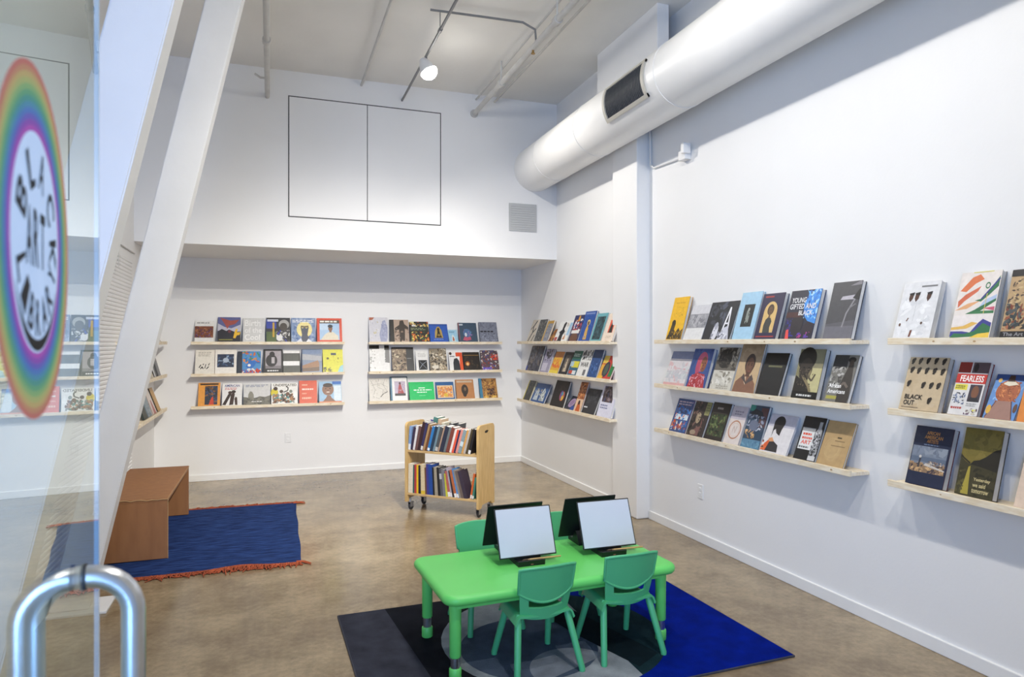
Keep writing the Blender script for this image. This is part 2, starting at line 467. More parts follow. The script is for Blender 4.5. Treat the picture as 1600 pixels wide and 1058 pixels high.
# vent on the upper wall
v = thing('wall_vent', 'small square grey vent cover under the duct', 'vent', (2.752, YU, 3.044))
MB().rbox(-.17, -.012, -.16, .17, .002, .16, .004).build('plate', M_VENT, v)
for k in range(11):
    MB().box(-.15, -.016, -.138 + k * .026, .15, -.010, -.126 + k * .026).build('slat', M_VENT, v)

# round duct
DX, DZ, DR = 2.90, 3.61, 0.255
d = thing('air_duct', 'big round white spiral duct along the right wall', 'duct', (DX, 3.6, DZ))
mb = MB(); n = 56; ys = [-4.0, YU + .02 - 3.6]
mb.tube([(0, ys[0], 0), (0, ys[1], 0)], DR, n, cap=True)
mb.build('shell', M_DUCT, d, 40)
for yy in (5.75, 4.35, 2.6, 6.75):
    mb = MB(); mb.tube([(0, yy - 3.606, 0), (0, yy - 3.594, 0)], DR + .004, n, cap=True); mb.build('seam_ring', M_DUCT, d, 40)
g = MB()
def dp(ang, y, r):   # angle measured from -X (towards the room), positive upward
    return (-r * math.cos(ang), y - 3.6, r * math.sin(ang))
a0, a1 = math.radians(-37), math.radians(28)
gy0, gy1 = 4.47, 5.13
def patch(mb, b0, b1, y0, y1, r0, r1, n=12):
    vs = []; fs = []
    for i in range(n + 1):
        a = b0 + (b1 - b0) * i / n
        vs += [dp(a, y0, r0), dp(a, y1, r0), dp(a, y1, r1), dp(a, y0, r1)]
    for i in range(n):
        q = 4 * i
        for k in range(4):
            l = (k + 1) % 4; fs.append((q + k, q + l, q + 4 + l, q + 4 + k))
    fs += [(0, 1, 2, 3), (4 * n, 4 * n + 3, 4 * n + 2, 4 * n + 1)]
    mb.add(vs, fs)
gr = MB(); patch(gr, a0, a1, gy0 + .03, gy1 - .03, DR - .01, DR + .004); gro = gr.build('grille', M_GRILL, d)
fm = MB()
patch(fm, a0, a0 + .12, gy0, gy1, DR - .01, DR + .016, 3); patch(fm, a1 - .09, a1, gy0, gy1, DR - .01, DR + .016, 3)
patch(fm, a0, a1, gy0, gy0 + .035, DR - .01, DR + .016); patch(fm, a0, a1, gy1 - .035, gy1, DR - .01, DR + .016)
fm.build('grille_frame', M_GFRAME, gro)
lv = MB()
for k in range(26):
    y = gy0 + .05 + k * (gy1 - gy0 - .10) / 25
    patch(lv, a0 + .12, a1 - .09, y, y + .005, DR + .003, DR + .012, 5)
lv.build('louvre', M_GRILL, gro)['kind'] = 'stuff'
# boxed takeoff above the duct
tag(MB().rbox(3.0, 4.86, 3.87, 3.112, 5.95, ZC, .006).build('duct_plenum', M_WALL), 'white boxed plenum above the duct at the pilaster', 'plenum')

# ceiling pipes and conduits
def pipe(name, label, x, z, r, y0=-.1, y1=YU, m=None, cat='pipe', extra=None):
    t = thing(name, label, cat, (x, (y0 + y1) / 2, z))
    L = (y1 - y0) / 2
    MB().tube([(0, -L, 0), (0, L, 0)], r, 12).build('tube', m or M_PIPE, t, 40)
    for f in (extra or []):
        MB().tube([(0, f - (y0 + y1) / 2 - .03, 0), (0, f - (y0 + y1) / 2 + .03, 0)], r * 1.45, 12).build('coupling', m or M_PIPE, t, 40)
        MB().tube([(0, f - (y0 + y1) / 2, r), (0, f - (y0 + y1) / 2, ZC - z)], r * .35, 8).build('hanger', m or M_PIPE, t, 40)
    return t
p1 = pipe('sprinkler_pipe', 'thick off white pipe running straight back near the braces', -.03, 4.11, .024, y0=4.85, extra=[5.15, 6.0])
mb = MB(); mb.tube([(0, .75, 0), (-.06, .75, .0), (-.11, .75, .03)], .011, 8); mb.build('elbow', M_PIPE, p1, 40)
pipe('conduit', 'thin grey conduit on the ceiling left of the lamp', .914, 4.345, .013, m=M_PIPE, cat='conduit', extra=[4.2])
rail = pipe('light_track', 'slim grey track rail carrying the bright lamp', TRACK_X, 4.235, .012, m=M_COND, cat='track', extra=[5.6])
p4 = pipe('sprinkler_pipe', 'white pipe between two conduits near the duct', 2.165, 4.18, .026, extra=[6.4, 5.0])
MB().tube([(0, YU / 2 + .05 - .02, 0), (0, YU / 2 + .05 + .0, 0)], .045, 14).build('wall_flange', M_PIPE, p4, 40)
hd = MB(); hd.tube([(0, 1.9, 0), (0, 1.9, -.05)], .010, 8); hd.tube([(0, 1.9, -.05), (0, 1.9, -.056)], .018, 10)
hd.build('sprinkler_head', M_BRASS, p4, 40)
pipe('conduit', 'thin conduit hugging the ceiling left of the white pipe', 2.19, 4.345, .010, m=M_PIPE, cat='conduit')
pipe('conduit', 'thin conduit hugging the ceiling right of the white pipe', 2.41, 4.345, .012, m=M_PIPE, cat='conduit')
t = thing('conduit', 'dark conduit crossing the ceiling between track and pipe', 'conduit', (1.8, 5.5, 4.36))
MB().tube([(-.55, .03, 0), (-.1, .0, 0), (.25, -.02, 0), (.36, -.03, -.05), (.37, -.03, -.15)], .010, 8).build('tube', M_COND, t, 60)
t = thing('conduit', 'thin conduit bend on the left wall between the braces', 'conduit', (XL, 6.95, 2.45))
MB().tube([(.010, .38, 0), (.010, -.33, 0), (.010, -.36, -.03), (.010, -.36, -.2)], .006, 8).build('tube', M_PIPE, t, 60)
# sensor on right wall
t = thing('wall_sensor', 'small white box sensor with thin conduit beside the pilaster', 'sensor', (XR, 4.79, 3.14))
MB().rbox(-.06, -.05, -.04, 0, .05, .04, .006).build('junction_box', M_TRIM, t)
MB().rbox(-.09, -.075, .0, -.02, -.03, .085, .006).build('sensor_head', M_TRIM, t)
MB().tube([(-.015, .05, 0), (-.015, .50, .02), (-.015, .55, .06), (-.015, .57, .45)], .010, 8).build('conduit_run', M_TRIM, t, 60)
# outlets
def outlet(lab, loc, rz):
    t = thing('wall_outlet', lab, 'outlet', loc, (0, 0, rz), 'wall outlets')
    MB().rbox(-.036, -.006, -.058, .036, .001, .058, .003).build('plate', M_PLATE, t)
    for z in (-.02, .02): MB().rbox(-.016, -.009, z - .013, .016, -.004, z + .013, .003).build('socket', M_TRIM, t)
outlet('white outlet low on the back wall', (.198, YB, .457), 0)
outlet('white outlet low on the right wall by the pilaster', (XR, 4.61, .406), math.radians(-90))

# track lamps
def lamp(y, aim, cone, watts, lab):
    t = thing('track_lamp', lab, 'lamp', (TRACK_X, y, TRACK_Z - .02), group='track lamps')
    MB().tube([(0, 0, .095), (0, 0, .03)], .012, 10).build('stem', M_COND, t, 40)
    dv = (Vector(aim) - Vector(t.location)).normalized()
    a = dv * -.075; b = dv * .05
    MB().tube([tuple(a), tuple(a * .4), tuple(b)], [.03, .055, .078], 24, cap=True).build('head', M_TRIM, t, 40)
    MB().tube([tuple(b * 1.0 + dv * .15 * math.sin(math.pi / 2 * k / 8) * .5) for k in range(9)], [.078 * math.cos(math.pi / 2 * k / 8) + .002 for k in range(9)], 24, cap=True).build('bulb', M_BULB, t, 40)
    l = bpy.data.lights.new('track_lamp_light', 'SPOT'); l.energy = watts; l.color = (1.0, 0.95, 0.87)
    l.spot_size = math.radians(cone); l.spot_blend = 1.0; l.shadow_soft_size = .035
    o = bpy.data.objects.new('track_lamp_light', l); COL.objects.link(o)
    o.location = Vector(t.location) + dv * .15
    o.rotation_euler = dv.to_track_quat('-Z', 'Y').to_euler()
    return t
for spec in LAMPS: lamp(*spec)

# diagonal braces
def brace(lab, x0, y, zt):
    s = .2245
    t = thing('diagonal_brace', lab, 'beam', (x0, y, 0), group='leaning braces')
    mb = MB()
    hw = .103; vs = []
    bm = bmesh.new(); bmesh.ops.create_cube(bm, size=1)
    for q in bm.verts:
        zz = .015 if q.co.z < 0 else zt
        q.co = Vector(((1 if q.co.x > 0 else -1) * hw + s * zz, .15 if q.co.y > 0 else 0, zz))
    bmesh.ops.bevel(bm, geom=[e for e in bm.edges], offset=.006, segments=2, affect='EDGES')
    bm.verts.index_update()
    mb.add([v.co.copy() for v in bm.verts], [tuple(v.index for v in f.verts) for f in bm.faces]); bm.free()
    mb.build('timber', M_BEAM, t)
    MB().rbox(-.10, -.06, 0, .21, .21, .016, .004).build('foot_plate', M_BEAM, t)
    return t
brace('leaning white brace nearest the glass door', -1.092, 2.83, ZC)
brace('leaning white brace with foot plate beside the bench', -1.122, 4.63, ZC)

# ------------------------------------------------------------------ glass door with decal and pull handle
T = math.radians(YAW)
ga = math.radians(-24.8 + YAW)             # glass direction from +Y
gd = Vector((math.sin(ga), math.cos(ga), 0)); gn = Vector((gd.y, -gd.x, 0))   # gn points to the room side
hp = Vector((-.479 * math.cos(T) + .75 * math.sin(T), .75 * math.cos(T) + .479 * math.sin(T), 0))
door = bpy.data.objects.new('door_1', None); COL.objects.link(door); struct(door, 'open frameless glass door with round rainbow decal')
door.location = hp; door.rotation_euler = (0, 0, -ga)      # local +Y along the glass, local +X to the room
MB().rbox(-.005, -.88, .02, .005, .128, 2.75, .001, 1).build('glass_pane', M_GLASS, door)
tint = mat('glass edge', (0.70, 0.80, 0.90), 0.25, var=0.03)  # light refracted at the pane edge, painted as a pale blue strip
MB().rbox(-.0005, .124, .02, .0052, .1285, 2.75, .0008, 1).build('edge_glint', tint, door)
# handle
def arc_handle(sg):
    off = .053 * sg; r = .044
    pts = [(0.004 * sg, 0, 0)]
    pts += [(off - sg * r, 0, 0)]
    for k in range(1, 9):
        a = math.pi / 2 * k / 8
        pts.append((off - sg * r + sg * r * math.sin(a), 0, -r + r * math.cos(a)))
    pts.append((off, 0, -.30)); 
    for k in range(0, 9):
        a = math.pi / 2 * k / 8
        pts.append((off - sg * r + sg * r * math.cos(a), 0, -.57 - r * math.sin(a)))
    pts.append((0.004 * sg, 0, -.57 - r))
    return pts
hz = EYE - (903 - HOR) / F_PX * .75
for sg in (1, -1):
    o = MB().tube(arc_handle(sg), .0125, 20).build('pull_handle', M_CHROME, door, 50); o.location = (0, 0, hz)
    o = MB().tube([(.0045 * sg, 0, 0), (.0075 * sg, 0, 0)], .0145, 20).build('handle_washer', M_RUBBER, door, 50); o.location = (0, 0, hz)
# decal: rainbow rings, white disc, black lettering
DRAD = .137; dcy = -.2416; dcz = EYE + 154 * .532 / F_PX
ring_cols = ['#e07a66', '#df9468', '#dcb36c', '#c9bd6f', '#9fba72', '#74ad78', '#5aa08a', '#5797a8', '#5b83b8', '#7a68b4', '#a556ac', '#cc58b0']
dec = MB(); side = .0053
def dpl(x, y, lift): return (side + lift, x, y)
nr = len(ring_cols)
for i, c in enumerate(ring_cols):
    r1 = DRAD * (1 - .374 * i / nr); r0 = DRAD * (1 - .374 * (i + 1) / nr)
    n = 64; vs = []; fs = []
    for q in range(n):
        t_ = 2 * math.pi * q / n
        for r in (r1, r0): vs.append((side, r * math.cos(t_), r * math.sin(t_)))
    for q in range(n):
        k = (q + 1) % n; fs.append((2 * q, 2 * k, 2 * k + 1, 2 * q + 1))
    dec.add(vs, fs, hexc(c))
r = DRAD * .626
dec.add([(side, r * math.cos(2 * math.pi * q / 64), r * math.sin(2 * math.pi * q / 64)) for q in range(64)], [tuple(range(64))], hexc('#f4f4fb'))
deco = dec.build('decal', M_DECAL, door, 'flat2d'); deco.location = (0, dcy, dcz)
let = MB()
def glyph_at(ch, ang, rad, hgt, wid, flip=False):
    vs, fs = glyphs(ch); out = []
    for a, b in vs:
        lx = (a - .5) * wid; ly = (b - (.5)) * hgt
        rr = rad + (ly if not flip else -ly); th = ang + lx / rad if not flip else ang - lx / rad
        out.append((side + .0004, -rr * math.cos(th), rr * math.sin(th)))
    let.add(out, fs, hexc('#15151a'))
# seen from the room the circle's local +Y runs to the right of the picture
R = r
for ch, dg in zip('BLAC', (152, 112, 76, 36)): glyph_at(ch, math.radians(180 - dg), R * .70, R * .36, R * .30)
glyph_at('K', math.radians(180 + 2), R * .70, R * .34, R * .30)
for i, ch in enumerate('ART'):
    vs, fs = glyphs(ch)
    let.add([(side + .0004, (-.46 + i * .28 + a * .22) * R, (-.22 + b * .52) * R) for a, b in vs], fs, hexc('#15151a'))
for i, ch in enumerate('LIBRARY'): glyph_at(ch, math.radians(-22 - i * 23), R * .68, R * .34, R * .19, True)
vs = []; fs = []
for q in range(25):
    a = math.radians(205 + 130 * q / 24); th = .045 * math.sin(math.pi * q / 24) + .006
    for s in (-1, 1): vs.append((side + .0004, R * (.93 + s * th) * math.cos(a), R * (.93 + s * th) * math.sin(a)))
for q in range(24): fs.append((2 * q, 2 * q + 1, 2 * q + 3, 2 * q + 2))
let.add(vs, fs, hexc('#15151a'))
let.build('lettering', M_DECAL, deco, 'flat2d')

# ------------------------------------------------------------------ rugs
RH = .010
t = thing('play_rug', 'rectangular blue and charcoal rug with grey circle under green table', 'rug', (1.44, 3.415, 0), (0, 0, math.radians(1.2)))
rw, rd = 2.12, 1.345
MB().rbox(-rw / 2, -rd / 2, 0, rw / 2, rd / 2, RH, .004, 2).build('backing', mat('rug edge', '#3a3a44', .95, var=.2, vscale=40), t)
def circ(cx, cy, r, a0=0, a1=360, n=40):
    return [((cx + r * math.cos(math.radians(a0 + (a1 - a0) * k / n))) / rw + .5, (cy + r * math.sin(math.radians(a0 + (a1 - a0) * k / n))) / rd + .5) for k in range(n + (0 if a1 - a0 == 360 else 1))]
ops = [('r', .003, .004, .997, .996, '#3b3d48'), ('r', .47, .004, .997, .996, '#001b82'),
       ('p', [(.17, .004), (.47, .004), (.47, .996), (.13, .996)], '#1d1f26'),
       ('p', circ(0, -.02, .60), '#8d949b'),
       ('p', circ(-.17, -.10, .36), '#4a5669'),
       ('p', circ(0, -.02, .60, -68, 62), '#183037'),
       ('p', circ(-.05, -.40, .22, 20, 200), '#7d848f'),
       ('p', [(.505, .86), (.60, .82), (.70, .2), (.62, .13), (.56, .45)], '#101f26')]
mb = draw(MB(), ops, rw, rd, lambda x, y, l: (x - rw / 2, y - rd / 2, RH + l + .0002), .0001)
mb.build('pile', M_RUGP, t, 'flat2d')

t = thing('woven_rug', 'navy woven rug with rust orange fringes under the bench', 'rug', (-.50, 6.11, 0), (0, 0, math.radians(-1)))
hx, hy = .725, .95
def wave(x, y): return .006 + .004 * math.sin(5 * x + 2 * y) * math.sin(3.1 * y) + (.018 * math.exp(-((x - .32) / .16) ** 2 - ((y + hy) / .12) ** 2))
def rugfn(u, v):
    x = -hx + 2 * hx * u; y = -hy + 2 * hy * v
    x2 = x + (.004 * math.sin(9 * y) - .02 * (y / hy) ** 2 * 0 + .012 * (.5 - v)) * u
    return (x2, y, wave(x, y) + .003), (0, 0, 1)
MB().sheet(rugfn, 60, 60, .006).build('woven_field', M_NAVY, t, 60)
for sg, nm in ((-1, 'near'), (1, 'far')):
    def bandfn(u, v, sg=sg):
        x = -hx + 2 * hx * u; y = sg * (hy + .030 * v)
        return (x, y, wave(x, sg * hy) + .0035), (0, 0, 1)
    MB().sheet(bandfn, 60, 2, .007).build('edge_band', M_ORANGE, t, 60)
rnd = random.Random(4)
mb = MB()
for sg in (-1, 1):
    for k in range(230):
        x = -hx + 2 * hx * (k + rnd.random()) / 230; y = sg * (hy + .02)
        ln = rnd.uniform(.015, .05) + (.05 if rnd.random() < .12 else 0); dx = rnd.gauss(0, .03); z0 = wave(x, sg * hy) + .004 + rnd.uniform(0, .008)
        pts = [(x, y, z0)]
        for q in (1, 2, 3):
            f = q / 3; pts.append((x + dx * f * f + rnd.gauss(0, .003), y + sg * ln * f, z0 * (1 - f) + .005))
        mb.tube(pts, [.0045, .005, .0045, .003], 5)
for (x, y, dx, dy) in ((hx, hy, .07, .03), (hx, -hy, .06, -.05)):
    for k in range(9):
        a = rnd.gauss(0, .012); f = rnd.uniform(.4, 1.2)
        mb.tube([(x - .03, y + a, .012), (x + dx * .4 * f, y + dy * .3 + a, .013), (x + dx * f, y + dy * f + a * 2.5, .005)], [.005, .005, .003], 5)
mb.build('fringe', M_ORANGE, t, 60)['kind'] = 'stuff'

# ------------------------------------------------------------------ bench
t = thing('bench', 'plain brown board bench open on its side, on navy rug', 'bench', (-.95, 6.22, .016))
bw, bl, bh, th = .24, .685, .445, .032
MB().rbox(-bw, -bl, bh - th, bw, bl, bh, .003).build('seat_board', M_BENCH, t)
for sg in (-1, 1):
    y0, y1 = (-bl, -bl + th) if sg < 0 else (bl - th, bl)
    o = MB().rbox(-bw, y0, 0, bw, y1, bh - th + .001, .003).build('end_panel', M_BENCH, t)
MB().rbox(-bw, -bl + th, bh - .16, -bw + .02, bl - th, bh - th, .002).build('back_rail', M_BENCH, t)
rnd = random.Random(3); mb = MB()
pts = [(-bw + 2 * bw * k / 14, -bl - .001, bh - .004 - rnd.random() * .010) for k in range(15)]
mb.tube(pts, .0045, 6); mb.tube([(bw + .001, -bl, bh - .004 - k * .0275) for k in range(17)], .003, 6)
mb.tube([(bw + .001, -bl + 2 * bl * k / 10, bh - .006) for k in range(11)], .003, 6)
mb.build('edge_banding', M_BEDGE, t, 60)

# ------------------------------------------------------------------ green table
TZ = RH
t = thing('activity_table', 'green plastic kids table with height adjustable legs', 'table', (1.385, 3.385, TZ), (0, 0, math.radians(2.6)))
def rrect(hx, hy, r, n=8):
    pts = []
    for cx, cy, a in ((hx - r, hy - r, 0), (-hx + r, hy - r, 90), (-hx + r, -hy + r, 180), (hx - r, -hy + r, 270)):
        for k in range(n + 1):
            b = math.radians(a + 90 * k / n); pts.append((cx + r * math.cos(b), cy + r * math.sin(b)))
    return pts
def lofted(secs, capb=True, capt=True):
    mb = MB(); vs = []; fs = []; n = len(secs[0][0])
    for pl, z in secs: vs += [(x, y, z) for x, y in pl]
    for i in range(len(secs) - 1):
        for k in range(n):
            l = (k + 1) % n; fs.append((i * n + k, i * n + l, (i + 1) * n + l, (i + 1) * n + k))
    if capb: fs.append(tuple(range(n))[::-1])
    if capt: fs.append(tuple((len(secs) - 1) * n + k for k in range(n)))
    return mb.add(vs, fs)
HX, HY, TT = .645, .335, .415
secs = []
for k in range(7):
    a = math.pi * k / 6 - math.pi / 2; ins = .022 * (1 - math.cos(a)) 
    secs.append((rrect(HX - ins, HY - ins, .075 - ins), TT - .026 + .024 * math.sin(a)))
secs.append((rrect(HX - .03, HY - .03, .05), TT - .001))
lofted(secs).build('table_top', M_TABLE, t, 50)
MB().prism(rrect(HX - .05, HY - .05, .04), TT - .075, TT - .04).build('apron', M_TABLE, t)
for sx in (-1, 1):
    for sy in (-1, 1):
        x, y = sx * .575, sy * .252
        lg = MB().tube([(x, y, TT - .05), (x, y, TT - .11), (x, y, .11), (x, y, .105)], [.031, .0285, .0275, .025], 20).build('leg', M_TABLE, t, 40)
        MB().tube([(x, y, .12), (x, y, .04)], .0225, 18).build('leg_extension', M_CHROME, lg, 40)
        MB().tube([(x, y, .0), (x, y, .004), (x, y, .05), (x, y, .055)], [.027, .0295, .0295, .026], 20).build('foot', M_TABLE, lg, 40)

# ------------------------------------------------------------------ chairs
def make_chair():
    t = thing('kids_chair', 'x', 'chair', group='green kids chairs')
    SZ = .285
    # seat: dished shell with turned down sides
    def seatfn(u, v):
        x = (u - .5) * 2; y = (v - .5) * 2
        px = x * (.150 - .012 * y); py = .015 + y * .135
        z = SZ + .006 * (x * x) - .010 * max(0, 1 - x * x) * .5
        e = max(0, abs(x) - .80) / .20; z -= .045 * e ** 2; px += -.006 * e * (1 if x > 0 else -1)
        f = max(0, y - .70) / .30; z -= .020 * f ** 2
        return (px, py, z), (0, 0, 1) if e < .3 else (x * e, 0, 1)
    MB().sheet(seatfn, 24, 20, .011).build('seat', M_CHAIR, t, 60)
    def back(u, z):
        x = u * (.142 - .10 * max(0, .36 - z) + .05 * (z - .40)); y = -.118 - .22 * (z - SZ) + .030 * u * u
        return Vector((x, y, z))
    def zlo(u): return .350 + .050 * u * u
    def zhi(u): return .528 - .010 * abs(u) ** 3
    def nrm(u): return Vector((-.35 * u, 1, .22))
    def backfn(u, v):
        q = (u - .5) * 2; z = zlo(q) + (zhi(q) - zlo(q)) * v
        return back(q, z), nrm(q)
    MB().sheet(backfn, 20, 10, .010).build('backrest', M_CHAIR, t, 60)
    mb = MB()
    rim = [back(-1 + 2 * k / 16, zlo(-1 + 2 * k / 16)) for k in range(17)] + [back(1, zlo(1) + (zhi(1) - zlo(1)) * k / 6) for k in range(1, 6)] + [back(1 - 2 * k / 16, zhi(1 - 2 * k / 16)) for k in range(17)] + [back(-1, zhi(1) - (zhi(1) - zlo(1)) * k / 6) for k in range(1, 6)]
    mb.tube([p + Vector((0, -.002, 0)) for p in rim], .0075, 8, closed=True); mb.build('back_rim', M_CHAIR, t, 60)
    def lowfn(u, v):
        q = (u - .5) * 2; z0 = .262 + .012 * q * q; z1 = .322 + .012 * q * q
        return back(q * .96, z0 + (z1 - z0) * v), nrm(q)
    mb = MB().sheet(lowfn, 18, 4, .011)
    for sg in (-1, 1):
        def postfn(u, v, sg=sg):
            q = sg * (.66 + .30 * u); z = .318 + (zlo(q) + .012 - .318) * v
            return back(q, z), nrm(q)
        mb.sheet(postfn, 4, 3, .011)
    mb.build('back_support', M_CHAIR, t, 60)
    for sx in (-1, 1):
        MB().tube([(sx * .128, -.085, SZ + .006), (sx * .134, -.092, SZ - .03), (sx * .172, -.168, .012), (sx * .172, -.168, 0)], [.012, .0175, .0155, .0145], 12).build('leg', M_CHAIR, t, 40)
        MB().tube([(sx * .118, .085, SZ - .012), (sx * .122, .092, SZ - .045), (sx * .152, .165, .012), (sx * .152, .165, 0)], [.015, .0175, .0155, .0145], 12).build('leg', M_CHAIR, t, 40)
    return t
chairs = [((1.238, 3.135), 4, 'green kids chair with its back to us, left in front'),
          ((1.710, 3.160), 2, 'green kids chair with its back to us, right in front'),
          ((1.165, 3.690), 181, 'green kids chair on the far side, left behind drawing board'),
          ((1.665, 3.720), 178, 'green kids chair on the far side, hidden behind right boards')]
c0 = make_chair()
for i, ((x, y), a, lab) in enumerate(chairs):
    c = c0 if i == 0 else copy_tree(c0)
    c.location = (x, y, TZ); c.rotation_euler = (0, 0, math.radians(a)); c['label'] = lab

# ------------------------------------------------------------------ drawing boards on stands, with brushes
def make_board():
    t = thing('drawing_board', 'x', 'drawing board', group='drawing boards on the table')
    w, hgt, a = .325, .262, math.radians(22)
    M = Matrix.Translation((0, 0, .035)) @ Matrix.Rotation(-a, 4, 'X')
    MB().rbox(-w / 2, 0, 0, w / 2, .008, hgt, .002, 2, M).build('frame', M_BLACKP, t)
    MB().rbox(-w / 2 + .006, -.0022, .006, w / 2 - .006, .002, hgt - .006, .0015, 1, M).build('drawing_surface', M_WBOARD, t)
    mb = MB()
    mb.prism([(-.045, 0), (.105, 0), (.105, .012), (.060, .075), (.048, .075), (.012, .022), (-.030, .022), (-.045, .030), (-.050, .028)], -.075, .075, 'x')
    mb.build('stand', M_BLACKP, t)
    MB().rbox(-.006, -.047, .006, .010, -.0445, .022, .001, 1).build('stamp', mat('red stamp', '#a8605a', .6, var=.1), t)
    return t
def make_brush():
    t = thing('paint_brush', 'x', 'brush', group='brushes on the board stands')
    MB().tube([(-.075, 0, 0), (-.07, 0, 0), (.10, 0, 0), (.105, 0, 0)], [.003, .0055, .0048, .003], 10).build('handle', M_BAMBOO, t, 40)
    MB().tube([(-.075, 0, 0), (-.085, 0, 0)], .0052, 10).build('ferrule', M_BEDGE, t, 40)
    MB().tube([(-.085, 0, 0), (-.097, 0, 0), (-.118, 0, -.001)], [.0048, .006, .0008], 10).build('bristles', M_BRIST, t, 60)
    return t
b0 = make_board(); br0 = make_brush()
bz = TZ + TT - .001
bl = [((1.295, 3.372), 0.5, 'white drawing board facing us on the left of green table'),
      ((1.782, 3.372), -1, 'white drawing board facing us on the right of green table'),
      ((1.285, 3.655), 181, 'black back of the left drawing board facing away'),
      ((1.755, 3.668), 180, 'black back of the right drawing board facing away')]
for i, ((x, y), a, lab) in enumerate(bl):
    b = b0 if i == 0 else copy_tree(b0)
    b.location = (x, y, bz); b.rotation_euler = (0, 0, math.radians(a)); b['label'] = lab
for i, ((x, y), a, lab) in enumerate([((1.365, 3.346), 0, 'bamboo brush lying under the left white drawing board'), ((1.865, 3.346), -2, 'bamboo brush lying under the right white drawing board')]):
    b = br0 if i == 0 else copy_tree(br0)
    b.location = (x, y, bz + .0285); b.rotation_euler = (0, 0, math.radians(a)); b['label'] = lab

# ------------------------------------------------------------------ book cart
CA = math.radians(-43.9); CL, CD = .79, .325
cdir = Vector((math.cos(CA), math.sin(CA), 0)); cdep = Vector((-math.sin(CA), math.cos(CA), 0))
corner = Vector((1.205, 6.425, 0))
cc = corner + cdir * CL / 2 + cdep * CD / 2
cart = thing('book_cart', 'two shelf birch plywood book cart on casters', 'cart', cc, (0, 0, CA))
def end_profile():
    pts = [(-CD / 2, .085), (-CD / 2 + .05, .085), (-CD / 2 + .075, .115), (CD / 2 - .075, .115), (CD / 2 - .05, .085), (CD / 2, .085)]
    r = .045
    for cx, a in ((CD / 2 - r, 0), (-CD / 2 + r, 90)):
        for k in range(9):
            b = math.radians(a + 90 * k / 8); pts.append((cx + r * math.cos(b), .84 - r + r * math.sin(b)))
    return pts
PT = .024
for sg in (-1, 1):
    x0 = sg * CL / 2; x1 = x0 - sg * PT
    # panel with a slotted hand hole, made as an outer loop bridged to the hole
    outer = end_profile()
    hc = (.0, .775); hole = [(hc[0] + .042 * math.cos(math.radians(q)), hc[1] + .014 * math.sin(math.radians(q))) for q in range(0, 360, 20)]
    bm = bmesh.new(); layers = []
    for x in (min(x0, x1), max(x0, x1)):
        ov = [bm.verts.new((x, u, v)) for u, v in outer]; hv = [bm.verts.new((x, u, v)) for u, v in hole]
        es = [bm.edges.new((l[i], l[(i + 1) % len(l)])) for l in (ov, hv) for i in range(len(l))]
        bmesh.ops.triangle_fill(bm, edges=es, use_beauty=True)
        layers.append((ov, hv))
    for li in (0, 1):
        a, b = layers[0][li], layers[1][li]
        for i in range(len(a)): bm.faces.new((a[i], a[(i + 1) % len(a)], b[(i + 1) % len(a)], b[i]))
    bmesh.ops.recalc_face_normals(bm, faces=bm.faces[:])
    me = bpy.data.meshes.new('end_panel'); bm.to_mesh(me); bm.free(); me.materials.append(M_PLY)
    o = bpy.data.objects.new('end_panel', me); COL.objects.link(o); o.parent = cart
SH = [.170, .578]
for z in SH:
    MB().rbox(-CL / 2 + PT, -CD / 2 + .012, z - .022, CL / 2 - PT, CD / 2 - .012, z, .002).build('shelf', M_PLYIN, cart)
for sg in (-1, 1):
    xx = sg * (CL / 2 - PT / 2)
    MB().prism([(hc[0] + .043 * math.cos(math.radians(q)), hc[1] + .015 * math.sin(math.radians(q))) for q in range(0, 360, 20)], xx - .006, xx + .006, 'x').build('hand_hole_shade', M_BLACKP, cart)  # black plate in each hand hole, painting in the shade of its depth
MB().rbox(-CL / 2 + PT, -.006, SH[1], CL / 2 - PT, .006, SH[1] + .13, .002).build('divider', M_PLYIN, cart)
MB().rbox(-CL / 2 + PT, -.006, SH[0], CL / 2 - PT, .006, SH[0] + .13, .002).build('divider', M_PLYIN, cart)
for sx in (-1, 1):
    for sy in (-1, 1):
        x, y = sx * (CL / 2 - .03), sy * (CD / 2 - .045)
        ca = MB().tube([(x, y, .115), (x, y, .075)], .010, 10).box(x - .017, y - .012, .030, x - .013, y + .035, .080).box(x + .013, y - .012, .030, x + .017, y + .035, .080).box(x - .017, y - .02, .076, x + .017, y + .03, .081).build('caster', M_CASTER, cart)
        MB().tube([(x - .011, y + .018, .034), (x - .008, y + .018, .034), (x + .008, y + .018, .034), (x + .011, y + .018, .034)], [.028, .033, .033, .028], 18).build('wheel', M_RUBBER, ca, 40)

